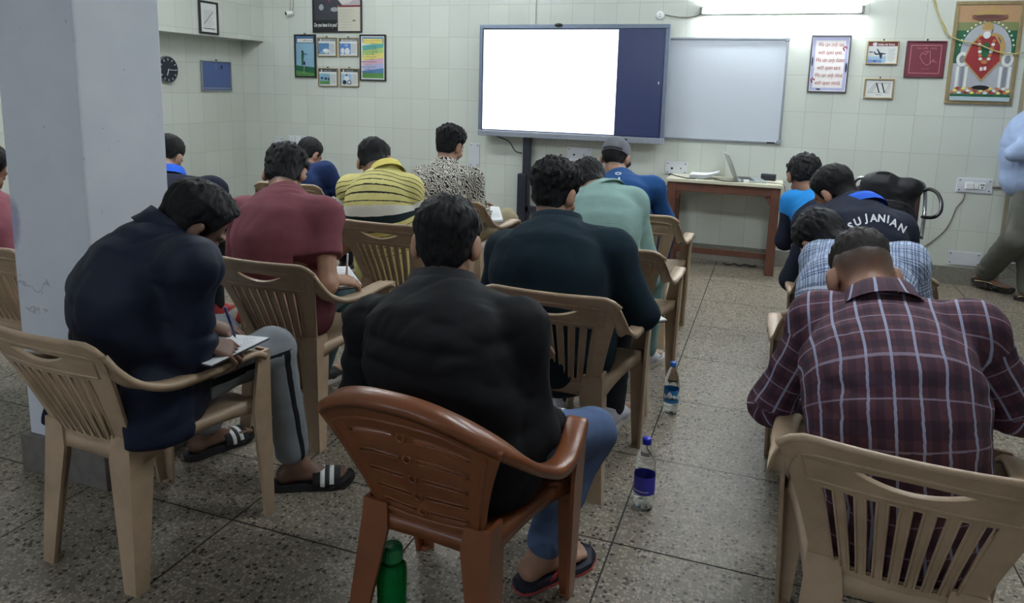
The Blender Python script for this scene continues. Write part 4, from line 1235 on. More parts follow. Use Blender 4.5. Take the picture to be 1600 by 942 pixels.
def polygonise(ops, h, lo, hi, disp=None, relax=1):
    B = 8
    lo, hi = np.asarray(lo, float), np.asarray(hi, float)
    nb = np.maximum(2, np.ceil((hi - lo) / (h * B)).astype(int)); n = nb * B
    bi = np.stack(np.meshgrid(*[np.arange(k) for k in nb], indexing='ij'), -1).reshape(-1, 3)
    cen = lo + (bi * B + (B - 1) / 2) * h
    Fb = run_ops(ops, cen); diag = h * B * 0.87
    act = np.abs(Fb) < diag * 1.7 + .012
    F = np.where(Fb > 0, 1.0, -1.0).astype(np.float32) * h * 3
    F = np.repeat(np.repeat(np.repeat(F.reshape(nb), B, 0), B, 1), B, 2)
    ba, ca, fa = bi[act], cen[act], Fb[act]
    off = np.stack(np.meshgrid(*[np.arange(B)] * 3, indexing='ij'), -1).reshape(-1, 3)
    P = (lo + (ba[:, None, :] * B + off[None]) * h).reshape(-1, 3)
    R = np.full(len(P), 10.0).reshape(len(ba), -1)
    P3 = P.reshape(len(ba), -1, 3)
    for op, fn, k in ops:
        if op == 'u':
            m = fn(ca) < np.maximum(fa, 0) + 2.6 * diag + k
            if not m.any(): continue
            q = P3[m].reshape(-1, 3)
            R[m] = comb(R[m].ravel(), fn(q), op, k).reshape(m.sum(), -1)
        else:
            R = comb(R.ravel(), fn(P), op, k).reshape(len(ba), -1)
    R = R.ravel()
    if disp is not None: R = R + disp(P)
    I = (ba[:, None, :] * B + off[None]).reshape(-1, 3)
    F[I[:, 0], I[:, 1], I[:, 2]] = R
    S = F < 0
    cnt = np.zeros(tuple(n - 1), np.int8)
    for dx in (0, 1):
        for dy in (0, 1):
            for dz in (0, 1): cnt += S[dx:n[0] - 1 + dx, dy:n[1] - 1 + dy, dz:n[2] - 1 + dz]
    ci = np.argwhere((cnt > 0) & (cnt < 8))
    cor = np.array([(dx, dy, dz) for dx in (0, 1) for dy in (0, 1) for dz in (0, 1)])
    vals = np.stack([F[ci[:, 0] + c[0], ci[:, 1] + c[1], ci[:, 2] + c[2]] for c in cor], 1).astype(float)
    acc = np.zeros((len(ci), 3)); wt = np.zeros(len(ci))
    for a in range(8):
        for b in range(a + 1, 8):
            if np.abs(cor[a] - cor[b]).sum() != 1: continue
            va, vb = vals[:, a], vals[:, b]; m = (va < 0) != (vb < 0)
            t = np.where(m, va / np.where(m, va - vb, 1), 0)
            acc += np.where(m[:, None], cor[a] + t[:, None] * (cor[b] - cor[a]), 0); wt += m
    Vx = lo + (ci + acc / wt[:, None]) * h
    ids = np.full(tuple(n - 1), -1, np.int32); ids[ci[:, 0], ci[:, 1], ci[:, 2]] = np.arange(len(ci))
    quads = []
    for axn in range(3):
        sl0 = [slice(None)] * 3; sl1 = [slice(None)] * 3; sl0[axn] = slice(0, -1); sl1[axn] = slice(1, None)
        A_, B_ = S[tuple(sl0)], S[tuple(sl1)]
        e = np.argwhere(A_ != B_); u, v = [(1, 2), (2, 0), (0, 1)][axn]
        ok = (e[:, u] > 0) & (e[:, v] > 0) & (e[:, u] < n[u] - 1) & (e[:, v] < n[v] - 1) & (e[:, axn] < n[axn] - 1); e = e[ok]
        def cell(du, dv):
            q = e.copy(); q[:, u] -= du; q[:, v] -= dv; return ids[q[:, 0], q[:, 1], q[:, 2]]
        Q = np.stack([cell(1, 1), cell(0, 1), cell(0, 0), cell(1, 0)], 1)
        fl = ~A_[e[:, 0], e[:, 1], e[:, 2]]
        Q[fl] = Q[fl][:, ::-1]
        quads.append(Q)
    Q = np.concatenate(quads); Q = Q[(Q >= 0).all(1)]
    for _ in range(relax):
        s_ = np.zeros_like(Vx); c_ = np.zeros(len(Vx))
        for i in range(4):
            np.add.at(s_, Q[:, i], Vx[Q[:, (i + 1) % 4]] + Vx[Q[:, i - 1]]); np.add.at(c_, Q[:, i], 2)
        c_ = np.maximum(c_, 1)
        Vx = .5 * Vx + .5 * s_ / c_[:, None]
    return Vx, Q

def np_mesh(name, Vx, Q, mats, parent, origin, smooth=True):
    me = bpy.data.meshes.new(name)
    me.vertices.add(len(Vx)); me.vertices.foreach_set('co', (Vx - origin).astype(np.float32).ravel())
    me.loops.add(len(Q) * 4); me.loops.foreach_set('vertex_index', Q.astype(np.int32).ravel())
    me.polygons.add(len(Q)); me.polygons.foreach_set('loop_start', np.arange(0, len(Q) * 4, 4, dtype=np.int32))
    me.polygons.foreach_set('use_smooth', np.ones(len(Q), bool))
    me.update(calc_edges=True)
    return link_mesh(name, me, mats, parent)
def box_of(pts, pad):
    p = np.array(pts); return p.min(0) - pad, p.max(0) + pad

# ------------------------------------------------------------------ cloth, skin and hair materials
def skin_mat(name, rgb, hair=(26, 22, 22)):
    k = NT(name)
    at_ = k.n('ShaderNodeAttribute', attribute_name='stubble')
    n = k.noise(28, 4, .6)
    c = k.ramp(n, [(.3, lin(tuple(x * .92 for x in rgb))), (.7, lin(rgb))])
    f = k.math('MULTIPLY', at_.outputs['Fac'], k.math('MULTIPLY_ADD', k.noise(420, 2, .6), .5, .62), clamp=True)
    k.base(k.mix(f, c, lin(hair))); k.rough(.5)
    k.b.inputs['Subsurface Weight'].default_value = .06; k.b.inputs['Subsurface Radius'].default_value = (.02, .008, .005); k.b.inputs['Subsurface Scale'].default_value = .4
    k.bump(k.noise(180, 3, .6), .06, .002)
    return k.m
SKIN = {'mid': skin_mat('brown skin', (150, 108, 86)), 'fair': skin_mat('light brown skin', (174, 132, 108)), 'dark': skin_mat('dark brown skin', (112, 80, 66))}
def hair_mat(name, rgb):
    k = NT(name)
    co = k.scaled(k.coord(), 1, 1, .22)
    n = k.noise(340, 3, .7, co, .4)
    k.base(k.ramp(n, [(.3, lin(tuple(x * .6 for x in rgb))), (.7, lin(tuple(min(255, x * 1.45) for x in rgb)))]))
    k.rough(.6); k.b.inputs['Specular IOR Level'].default_value = .22
    k.bump(n, .45, .004); return k.m
M_HAIR = hair_mat('black hair', (15, 14, 17)); M_HAIR2 = hair_mat('brown black hair', (28, 23, 22))
def cloth(name, rgb, rough=.85, weave=900, knit=False, var=.05, extra=None, sheen=.0):
    k = NT(name)
    n = k.noise(9, 4, .6)
    c = k.ramp(n, [(.3, lin(tuple(x * (1 - var) for x in rgb))), (.7, lin(tuple(min(255, x * (1 + var)) for x in rgb)))])
    if extra: c = extra(k, c)
    k.base(c); k.rough(rough); k.b.inputs['Specular IOR Level'].default_value = .25; k.b.inputs['Sheen Weight'].default_value = sheen
    h = k.noise(weave * .6, 2, .6)
    if knit:
        u, v = k.uv()
        h = k.math('ADD', h, k.math('MULTIPLY', k.math('SINE', k.math('MULTIPLY', v, 900.0)), .8))
    k.bump(h, .12, .003)
    return k.m
def pulse(k, x, period, off, width):
    return k.math('LESS_THAN', k.math('FRACT', k.math('DIVIDE', k.math('ADD', x, off + 50 * period), period)), width / period)
def x_yellow(k, c):
    u, v = k.uv()
    ln = k.math('MULTIPLY', pulse(k, v, .0245, .0, .0045), k.math('MULTIPLY', k.math('GREATER_THAN', v, .045), k.math('LESS_THAN', v, .178)))
    wb = k.math('MULTIPLY', k.math('GREATER_THAN', v, .186), k.math('LESS_THAN', v, .216))
    nb = k.math('MULTIPLY', k.math('GREATER_THAN', v, .216), k.math('LESS_THAN', v, .246))
    l2 = k.math('MULTIPLY', pulse(k, v, .0245, .0, .004), k.math('MULTIPLY', k.math('GREATER_THAN', v, .262), k.math('LESS_THAN', v, .40)))
    c = k.mix(ln, c, lin((40, 40, 38))); c = k.mix(wb, c, lin((226, 226, 214))); c = k.mix(nb, c, lin((26, 40, 44)))
    return k.mix(l2, c, lin((54, 54, 46)))
def x_plaid(k, c):
    u, v = k.uv()
    n = k.noise(500, 2, .6)
    c = k.mix(k.math('MULTIPLY', pulse(k, u, .054, .036, .018), .45), c, lin((38, 30, 46)))
    c = k.mix(k.math('MULTIPLY', pulse(k, v, .054, .03, .018), .45), c, lin((34, 28, 44)))
    c = k.mix(k.math('MULTIPLY', pulse(k, v, .054, .0, .0036), .6), c, lin((150, 140, 160)))
    return k.mix(k.math('MULTIPLY', pulse(k, u, .054, .0, .0062), .85), c, lin((150, 156, 182)))
def x_check(k, c):
    u, v = k.uv()
    pu, pv = .058, .066
    c = k.mix(k.math('MULTIPLY', pulse(k, u, pu, .0, .026), .60), c, lin((52, 72, 122)))
    c = k.mix(k.math('MULTIPLY', pulse(k, v, pv, .0, .028), .54), c, lin((46, 64, 112)))
    for x, p_ in ((u, pu), (v, pv)):
        for o, wd, cc in ((-.006, .003, (204, 214, 228)), (-.016, .0025, (204, 214, 228)), (-.036, .003, (34, 46, 92)), (-.044, .003, (34, 46, 92))):
            c = k.mix(k.math('MULTIPLY', pulse(k, x, p_, o, wd), .75), c, lin(cc))
    return c
def x_leaf(k, c):
    co = k.coord()
    w1 = k.n('ShaderNodeTexWave', wave_type='BANDS', bands_direction='DIAGONAL'); w1.inputs['Scale'].default_value = 24; w1.inputs['Distortion'].default_value = 15; w1.inputs['Detail'].default_value = 3; w1.inputs['Detail Scale'].default_value = 1.2
    k.l(co, w1.inputs['Vector'])
    big = k.noise(30, 2, .5, co, 2.0)
    f = k.math('ADD', k.math('MULTIPLY', w1.outputs['Fac'], .72), k.math('MULTIPLY', big, .5))
    return k.mix(k.ramp(f, [(.48, (0, 0, 0, 1)), (.56, (1, 1, 1, 1))]), lin((26, 27, 32)), c)
def x_yoke(k, c):
    u, v = k.uv()
    return k.mix(k.math('LESS_THAN', v, .085), c, lin((34, 132, 206)))
def x_denim(k, c):
    n = k.noise(5, 4, .6)
    return k.mix(k.ramp(n, [(.42, (0, 0, 0, 1)), (.7, (.6, .6, .6, 1))]), c, lin((112, 142, 180)))
def x_side(k, c):
    u, v = k.uv()
    return k.mix(k.math('LESS_THAN', k.math('ABSOLUTE', k.math('SUBTRACT', u, .0)), .011), c, lin((24, 24, 28)))

# ------------------------------------------------------------------ the figure
def ik(S, W, pole, l1, l2):
    S, W = np.asarray(S, float), np.asarray(W, float); d = W - S; L = np.linalg.norm(d); L = min(L, (l1 + l2) * .995); u = nrm(d)
    a = (l1 * l1 - l2 * l2 + L * L) / (2 * L); hgt = math.sqrt(max(0, l1 * l1 - a * a))
    p = np.asarray(pole, float); p = nrm(p - u * p.dot(u))
    return S + u * a + p * hgt
def hand_ops(W, fd, nb, s, curl, pen=False):
    """palm, four fingers and a thumb; fd along the fingers, nb out of the back of the hand, s=+1 right hand"""
    fd = nrm(fd); nb = nrm(nb - fd * np.dot(nb, fd)); sd = np.cross(fd, nb)            # sd points to the hand's right
    ops = []
    K = W + fd * .088
    ops.append(('u', ecap(W, W + fd * .080, (.029, .019), (.040, .013), sd), .012))
    lens = [(.026, .020, .018), (.042, .025, .020), (.046, .028, .021), (.042, .026, .020), (.033, .020, .018)]
    for i, (o_, L) in enumerate(zip((-.031, -.0105, .0105, .030), lens[1:])):
        p = K + sd * o_ * s + fd * (-.004 if i in (0, 3) else .003)
        a = 0
        for j, l_ in enumerate(L):
            a += curl * (.55, 1.0, .6)[j] * (1 + .08 * i)
            q = p + (fd * math.cos(a) - nb * math.sin(a)) * l_ + sd * s * o_ * .10
            r_ = .0088 - .0009 * j - (.001 if i == 3 else 0)
            ops.append(('u', ecap(p, q, r_, r_ - .0006), .004)); p = q
    p = W + fd * .022 - sd * s * .026 - nb * .006
    for j, l_ in enumerate((.044, .032, .026)):
        dr = nrm(fd * (.62, .85, .9)[j] - sd * s * (.75, .30, -.05)[j] - nb * (.35 + .25 * curl))
        q = p + dr * l_; ops.append(('u', ecap(p, q, .0125 - .0018 * j, .0108 - .0016 * j), .007)); p = q
    return ops

def person(key, label, hip, yaw, neck, head, face, sh, skin='mid', elbows=(None, None), wrists=(None, None), bulk=1.0, shirt=None, sleeve='long', trousers=None,
           hair=None, h=(.006, .007), ankles=(None, None), knees=(None, None), feet='shoe', collar=None, hems=(), roll=0.0, beard=0.0, hs=1.0, wrinkle=.006, seed=1, belly=0.0, curl=.45, shirt_name='shirt', legs=True, loose=.012, handdirs=(None, None), foot_mats=None, drop=.034):
    hip = np.asarray(hip, float); O = np.array([hip[0], hip[1], 0.0])
    fw = V3(-math.sin(yaw), math.cos(yaw), 0); rt = V3(math.cos(yaw), math.sin(yaw), 0); up = V3(0, 0, 1)
    N = np.asarray(neck, float); HC = np.asarray(head, float)
    fy, fp = face
    f = V3(-math.sin(fy) * math.cos(fp), math.cos(fy) * math.cos(fp), -math.sin(fp))
    hr = nrm(np.cross(f, up)); hu = np.cross(hr, f)
    if roll: hr, hu = nrm(math.cos(roll) * hr + math.sin(roll) * hu), nrm(-math.sin(roll) * hr + math.cos(roll) * hu)
    HM = np.array([hr, f, hu])
    def hl(x, y, z): return HC + hs * (x * hr + y * f + z * hu)
    SL, SR = np.asarray(sh[0], float), np.asarray(sh[1], float)
    NT_ = N.copy(); N = N - nrm(.8 * up + .6 * nrm(N - hip)) * drop
    sax = nrm(SR - SL)
    # spine
    d0 = up * .26 - fw * .10; d1 = (N - hip) * .0 + nrm(.55 * up + .62 * fw) * .20
    lat = rt * (N - hip).dot(rt) / 3
    P0, P1, P2, P3 = hip, hip + d0 + lat, N - d1 - lat, N
    ts = [0, .18, .36, .55, .74, .90, 1.0]
    sp = [((1 - t) ** 3 * P0 + 3 * (1 - t) ** 2 * t * P1 + 3 * (1 - t) * t * t * P2 + t ** 3 * P3) for t in ts]
    rx = np.array([.162, .148, .143, .152, .146, .098, .056]) * bulk; ry = np.array([.122, .114, .112, .114, .098, .072, .050]) * bulk
    ry[:3] *= 1 + belly
    sd = [nrm((1 - t) * rt + t * sax) for t in ts]
    # arms
    E, W = [None, None], [None, None]
    for i, s in ((0, -1), (1, 1)):
        W[i] = np.asarray(wrists[i], float) if wrists[i] is not None else hip + fw * .34 + rt * s * .085 + up * .145
        S_ = (SL, SR)[i]
        E[i] = np.asarray(elbows[i], float) if elbows[i] is not None else ik(S_, W[i], rt * s * .75 - up * .8 - fw * .25, .285, .255)
    # legs
    KN, AN, HJ = [None, None], [None, None], [None, None]
    for i, s in ((0, -1), (1, 1)):
        HJ[i] = hip + rt * s * .092 - up * .01
        AN[i] = np.asarray(ankles[i], float) if ankles[i] is not None else O + fw * .44 + rt * s * .13 + up * .085
        KN[i] = np.asarray(knees[i], float) if knees[i] is not None else ik(HJ[i], AN[i], fw * .8 + up * .9 + rt * s * .12, .43, .43)
    # ---- body: one surface
    ops = []
    for i in range(6): ops.append(('u', ecap(sp[i], sp[i + 1], (rx[i] * .72, ry[i] * .72), (rx[i + 1] * .72, ry[i + 1] * .72), sd[i]), .03))
    ops.append(('u', ecap(N - nrm(HC - N) * .03, hl(0, -.020, -.045), (.060 * hs, .060 * hs), (.054 * hs, .056 * hs), hr), .03))
    skull = [ellip(hl(0, -.010, .018), np.array((.0735, .094, .084)) * hs, HM), ellip(hl(0, .020, -.055), np.array((.058, .066, .070)) * hs, HM)]
    ops += [('u', skull[0], .025), ('u', skull[1], .03), ('u', ellip(hl(0, .058, -.103), np.array((.027, .026, .022)) * hs, HM), .02)]
    ops += [('u', ellip(hl(0, .076, .012), np.array((.052, .018, .014)) * hs, HM), .012), ('u', ecap(hl(0, .086, -.008), hl(0, .106, -.044), .008 * hs, .014 * hs), .010)]
    for s in (-1, 1):
        ops.append(('u', ellip(hl(s * .014, .094, -.048), np.array((.009, .010, .008)) * hs, HM), .006))
        ops.append(('s', ellip(hl(s * .031, .098, -.012), np.array((.018, .014, .012)) * hs, HM), .010))
        ops.append(('u', ellip(hl(s * .031, .078, -.013), np.array((.015, .013, .0115)) * hs, HM), .004))
        ops.append(('u', ellip(hl(s * .040, .062, -.045), np.array((.022, .022, .018)) * hs, HM), .018))
    ops += [('u', ellip(hl(0, .084, -.073), np.array((.023, .012, .0055)) * hs, HM), .005), ('u', ellip(hl(0, .083, -.083), np.array((.020, .012, .0065)) * hs, HM), .005)]
    for s in (-1, 1):
        er = nrm(hr * s * .82 - f * .57); em = np.array([er, nrm(np.cross(hu, er)), hu])
        ops.append(('u', ellip(hl(s * .083, -.014, -.022), np.array((.0115, .022, .035)) * hs, em), .006))
        ops.append(('u', ellip(hl(s * .076, -.008, -.050), np.array((.008, .010, .011)) * hs, em), .008))
        ops.append(('s', ellip(hl(s * .088, -.002, -.020), np.array((.008, .011, .019)) * hs, em), .005))
    for i, s in ((0, -1), (1, 1)):
        S_ = (SL, SR)[i]
        ops.append(('u', ecap(N - up * .03, S_, .045, .040), .03))
        ops.append(('u', ecap(S_, E[i], .043, .036), .02)); ops.append(('u', ecap(E[i], W[i], (.037, .037), (.027, .021), (0, 0, 1) if abs(nrm(W[i] - E[i])[2]) < .9 else (1, 0, 0)), .02))
        hd = handdirs[i]
        fd = nrm(hd[0]) if hd else nrm(nrm(W[i] - E[i]) * .35 + fw * .6 - up * .22 - rt * s * .35)
        nb = hd[1] if hd else up + rt * s * .2
        hops = hand_ops(W[i], fd, np.asarray(nb, float), s, curl)
        ops += hops
        if legs:
            ops.append(('u', ecap(HJ[i], KN[i], .060, .045), .02)); ops.append(('u', ecap(KN[i], AN[i], .044, .033), .02))
            toe = fw * .6 + (AN[i] - O - up * AN[i][2]) * 0
            td = nrm(foot_mats['dir'][i]) if foot_mats and 'dir' in foot_mats else nrm(fw + rt * s * .22)
            A0 = AN[i] * V3(1, 1, 0)
            zb = foot_mats.get('lift', 0.028) if foot_mats else .028
            hz = (foot_mats['heel'][i] if foot_mats and 'heel' in foot_mats else 0)
            HE = A0 - td * .035 + up * (zb + .026 + hz); BA = A0 + td * .125 + up * (zb + .016)
            ops.append(('u', ecap(AN[i], HE, .034, .032), .02)); ops.append(('u', ecap(HE, BA, (.030, .026), (.041, .016), np.cross(td, up)), .02)); ops.append(('u', ecap(AN[i] + td * .01, BA - td * .03, .032, .016), .025))
            sdv = np.cross(td, up)
            for j, (o_, l_) in enumerate(((-.030, .050), (-.012, .050), (.002, .046), (.016, .040), (.029, .032))):
                c0 = BA + sdv * o_ * s; ops.append(('u', ecap(c0, c0 + td * l_ - up * .004, .0125 if j == 0 else .0095, .0105 if j == 0 else .008), .006))
    pts = sp + [HC, SL, SR] + E + W + [w_ + V3(.1, .1, .05) for w_ in W] + [w_ - V3(.1, .1, .05) for w_ in W] + (KN + AN + [a + fw * .2 for a in AN] if legs else [])
    lo, hi = box_of(pts, .17); lo[2] = max(lo[2], -.02)
    Vx, Q = polygonise(ops, h[0], lo, hi)
    body = np_mesh('person', Vx, Q, SKIN[skin], None, O)
    body.location = O
    tag(body, label, 'person')
    # scalp / beard darkening of the skin where hair is shaved short
    L_ = ((Vx - HC) @ HM.T) / hs
    yk = [-.12, -.06, -.03, .0, .022, .034, .06, .09]; zk = [-.098, -.092, -.062, -.048, -.040, -.005, .050, .062]
    hz_ = (hair or {}).get('nape', 0.0)
    def line_at(y): return np.interp(y, yk, np.array(zk) + np.interp(yk, [-.12, -.02, .02], [hz_, hz_, 0]))
    g = L_[:, 2] - line_at(L_[:, 1])
    near_head = np.linalg.norm(L_, axis=1) < .17
    ear = (np.abs(L_[:, 0]) > .074) & (np.abs(L_[:, 1] + .01) < .028) & (L_[:, 2] < .014) & (L_[:, 2] > -.06)
    fd_ = (hair or {}).get('fade', 0); stub = np.clip((g + fd_) / (.035 + fd_) + .25 * (fd_ == 0), 0, 1) * near_head * ~ear
    if beard:
        bz = np.clip((-.052 + .0 * L_[:, 1] - L_[:, 2]) / .02, 0, 1) * np.clip((L_[:, 1] - .008) / .02, 0, 1) * np.clip((.15 - np.linalg.norm(L_, axis=1)) / .01, 0, 1)
        lips = (np.abs(L_[:, 0]) < .024) & (np.abs(L_[:, 2] + .078) < .011) & (L_[:, 1] > .08)
        stub = np.maximum(stub, bz * beard * ~lips)
    al = body.data.attributes.new('stubble', 'FLOAT', 'POINT'); al.data.foreach_set('value', stub.astype(np.float32))
    # ---- hair
    if hair is not None:
        T, top, cr = hair.get('t', .010), hair.get('top', .016), hair.get('rough', .5)
        so = [('u', skull[0], .025), ('u', skull[1], .03), ('u', ecap(N, hl(0, -.020, -.045), .058 * hs, .055 * hs), .03)]
        def hfield(P):
            F_ = run_ops(so, P); Lp = ((P - HC) @ HM.T) / hs
            gg = Lp[:, 2] - line_at(Lp[:, 1]); s_ = np.clip(gg / hair.get('soft', .05), 0, 1); s_ = s_ * s_ * (3 - 2 * s_)
            tt = (T + (top - T) * np.clip((Lp[:, 2] - hair.get('z0', -.01)) / .07, 0, 1) + hair.get('front', 0.0) * np.clip(Lp[:, 1] / .08, 0, 1)) * s_
            Ln = Lp * V3(75, 75, 34)
            n_ = (vnoise(Ln + vnoise(Lp * 40, seed)[:, None] * 1.2, seed + 3) - .5) * cr * .6 + (vnoise(Lp * V3(140, 140, 60), seed + 9) - .5) * cr * .55
            return F_ - (tt * (1 + n_) - .0035 * (1 - s_))
        lo, hi = HC - .15 * hs, HC + .15 * hs
        hv, hq = polygonise([('u', hfield, 0), ('i', half(HC - hu * .12 * hs, -hu), 0)] + [('s', ellip(hl(s * .092, -.006, -.026), np.array((.026, .027, .042)) * hs, HM), .006) for s in (-1, 1)], hair.get('h', .0042), lo, hi, relax=0)
        if len(hq): np_mesh('hair', hv, hq, hair.get('mat', M_HAIR), body, O)
        # eyebrows
        eb = []
        for s in (-1, 1): eb.append(('u', ecap(hl(s * .016, .089, .012), hl(s * .046, .074, .014), (.0035, .005), (.003, .003)), 0))
        ev, eq = polygonise(eb, .003, HC - .13, HC + .13, relax=0)
        np_mesh('eyebrows', ev, eq, M_HAIR, body, O)
    # ---- shirt
    if shirt is not None:
        so = []
        lz = loose
        for i in range(6): so.append(('u', ecap(sp[i], sp[i + 1], (rx[i] + lz, ry[i] + lz), (rx[i + 1] + lz * .6, ry[i + 1] + lz * .6), sd[i]), .045))
        so.append(('u', ecap(sp[0], sp[0] - up * .045 - fw * .01, (rx[0] + lz, ry[0] + lz), (rx[0] + lz, ry[0] + lz), rt), .03))
        for i, s in ((0, -1), (1, 1)):
            S_ = (SL, SR)[i]
            so.append(('u', ecap(N - nrm(N - sp[4]) * .012, S_, .046, .054 * bulk ** .5), .05))
            so.append(('u', ecap(sp[4], S_, .078 * bulk ** .5, .058 * bulk ** .5), .045))
            if sleeve == 'short':
                C = S_ + (E[i] - S_) * .60; so.append(('u', ecap(S_, C, .060 * bulk ** .5, .066), .055)); so.append(('i', (lambda C_, n_: (lambda P: np.where(np.linalg.norm(P - C_, axis=1) < .13, (P - C_) @ n_, -.05)))(C, nrm(E[i] - S_)), .004))
            else:
                so.append(('u', ecap(S_, E[i], .060 * bulk ** .5, .053 * bulk ** .5), .055))
                C = E[i] + (W[i] - E[i]) * (.93 if sleeve == 'long' else .35)
                so.append(('u', ecap(E[i], C, .054 * bulk ** .5, .039), .025))
        so.append(('u', ecap(SL + (SR - SL) * .04 - up * .004, SR + (SL - SR) * .04 - up * .004, (.054, .066), (.054, .066), np.cross(sax, fw)), .05))
        for A_, B_, ra_, rb_, S2 in hems: so.append(('u', ecap(A_, B_, ra_, rb_, S2), .035))
        def wr(P):
            n1 = vnoise((P - O) * V3(7, 7, 20) + 3.1, seed + 21) - .5
            n2 = vnoise((P - O) @ np.array([[.7, .7, 0], [-.7, .7, 0], [0, 0, 1]]) * V3(24, 10, 9), seed + 5) - .5
            n3 = vnoise((P - O) * 40, seed + 8) - .5
            rg = 1 - np.abs(2 * n1); rg2 = 1 - np.abs(2 * n2)
            return wrinkle * (.9 * (rg - .6) + .8 * (rg2 - .6) + .22 * n3)
        pts = sp + [SL, SR] + (E + W if sleeve != 'short' else [(E[0] + SL) / 2, (E[1] + SR) / 2]) + [np.asarray(x, float) for hm in hems for x in hm[:2]]
        lo, hi = box_of(pts, .17 * max(1, bulk) + .03)
        sv, sq = polygonise(so, h[1], lo, hi, wr if wrinkle else None, relax=1)
        so_ = np_mesh(shirt_name, sv, sq, shirt, body, O)
        # cloth coordinates: u across the back, v down from the neck (torso); round and along the sleeve (arms)
        tt = np.linspace(0, 1, 40)[:, None]
        sp_ = (1 - tt) ** 3 * P0 + 3 * (1 - tt) ** 2 * tt * P1 + 3 * (1 - tt) * tt ** 2 * P2 + tt ** 3 * P3
        seg = np.r_[0, np.cumsum(np.linalg.norm(np.diff(sp_, axis=0), axis=1))]
        best = np.full(len(sv), 9.0); vv = np.zeros(len(sv)); uu = np.zeros(len(sv)); dT = np.zeros(len(sv)); th = np.zeros(len(sv)); lr = np.zeros(len(sv)); aa = np.zeros(len(sv))
        for j in range(39):
            A_, B_ = sp_[j], sp_[j + 1]; dd = B_ - A_; L2 = dd.dot(dd)
            t = ((sv - A_) @ dd) / L2; tc = np.clip(t, -20 if j == 0 else 0, 20 if j == 38 else 1); X = sv - (A_ + tc[:, None] * dd); dist = np.linalg.norm(X, axis=1)
            m = dist < best
            best[m] = dist[m]; d_, s_, f_ = _ax(dd, (1 - tt[j, 0]) * rt + tt[j, 0] * sax)
            vv[m] = (seg[-1] - seg[j] - tc * math.sqrt(L2))[m]
            th[m] = np.arctan2(X @ s_, -(X @ f_))[m]
            aa[m] = (X @ s_)[m]
            lr[m] = np.interp(tt[j, 0], ts, .5 * (rx + ry) + lz)
        wb_ = np.clip((vv - .10) / .14, 0, 1); wb_ = wb_ * wb_ * (3 - 2 * wb_)
        U = np.stack([th * np.maximum(lr, .13) * wb_ + aa * (1 - wb_), vv], 1); dT = best - np.interp(np.clip(1 - vv / seg[-1], 0, 1), ts, rx + lz)
        reg = np.zeros(len(sv), int); UA = [None, None]; TA = [None, None]
        for i in (0, 1):
            S_ = (SL, SR)[i]; bd = np.full(len(sv), 9.0); ua = np.zeros((len(sv), 2)); ta = np.zeros(len(sv)); acc = 0
            tl = 0
            for A_, B_ in ((S_, E[i]), (E[i], W[i])):
                dd = B_ - A_; L = np.linalg.norm(dd); d_, s_, f_ = _ax(dd, sax)
                t = np.clip((sv - A_) @ d_, 0, L); X = sv - A_ - t[:, None] * d_; dist = np.linalg.norm(X, axis=1); m = dist < bd
                bd[m] = dist[m]; a_ = np.arctan2(X @ f_, X @ s_ * (1 if i else -1)); ta[m] = a_[m]; tl_ = ((sv - A_) @ d_)
                ua[m, 0] = a_[m] * .06; ua[m, 1] = (acc + (tl_ if A_ is S_ else t))[m] + .13; acc += L
                if A_ is S_: tS = (sv - A_) @ d_
            UA[i] = ua; TA[i] = ta
            reg[(bd - .058 < dT) & (bd < .11) & (tS > .055)] = i + 1
        rq = np.zeros(len(sq), int)
        for i in (1, 2): rq[(reg[sq] == i).sum(1) >= 3] = i
        corner = U[sq].copy(); ang = th[sq].copy(); rad = np.maximum(lr, .13)[sq]
        for i in (1, 2):
            m = rq == i; corner[m] = UA[i - 1][sq[m]]; ang[m] = TA[i - 1][sq[m]]; rad[m] = .06
        wrap_ = (ang.max(1) - ang.min(1)) > math.pi
        fix = wrap_[:, None] & (ang < 0); corner[..., 0][fix] += (2 * math.pi * rad)[fix]
        ul = so_.data.uv_layers.new(name='UVMap'); ul.data.foreach_set('uv', corner.astype(np.float32).reshape(-1))
    else: so_ = None
    nd = nrm(.55 * nrm(HC - N) + .25 * up + .2 * nrm(N - sp[4]))
    if collar:
        kind, cm = collar
        s_ = nrm(sax - nd * sax.dot(nd)); fr = np.cross(nd, s_); fr = fr if fr.dot(f) > 0 else -fr
        mb = MB(); secs = []; n_ = 32
        if kind == 'crew': prof = [(.082, -.022), (.079, -.010), (.073, -.002), (.067, -.004), (.066, -.02)]
        elif kind == 'stand': prof = [(.088, -.035), (.080, -.01), (.074, .030), (.068, .031), (.064, -.02)]
        elif kind == 'hood': prof = [(.112, -.045), (.104, -.018), (.086, .012), (.074, .012), (.068, -.02)]
        else: prof = [(.096, -.034), (.090, -.022), (.076, .024), (.069, .027), (.066, -.02)]
        c0 = NT_ - nd * (.022 if kind in ('crew', 'hood') else .008) + fr * .010
        for r_, z_ in prof:
            ring = []
            for i in range(n_):
                a = 2 * math.pi * i / n_; ca, sa = math.cos(a), math.sin(a)
                zz = z_ - .030 * max(0, ca) ** 2 - (.010 * max(0, ca))
                ring.append(c0 + (s_ * sa * r_ * 1.02 + fr * ca * r_ * .98) * (1.0 if kind == 'hood' else max(1, bulk * .96)) + nd * zz)
            secs.append(ring)
        mb.loft([[p - O for p in r_] for r_ in secs], 0, True, caps=False)
        co_ = mb.build('collar', cm, body)
        ul = co_.data.uv_layers.new(name='UVMap')
        for pg in co_.data.polygons:
            for li in pg.loop_indices:
                vi = co_.data.loops[li].vertex_index; ul.data[li].uv = ((vi % n_) * .0155 + .02, .02 + .012 * (vi // n_))
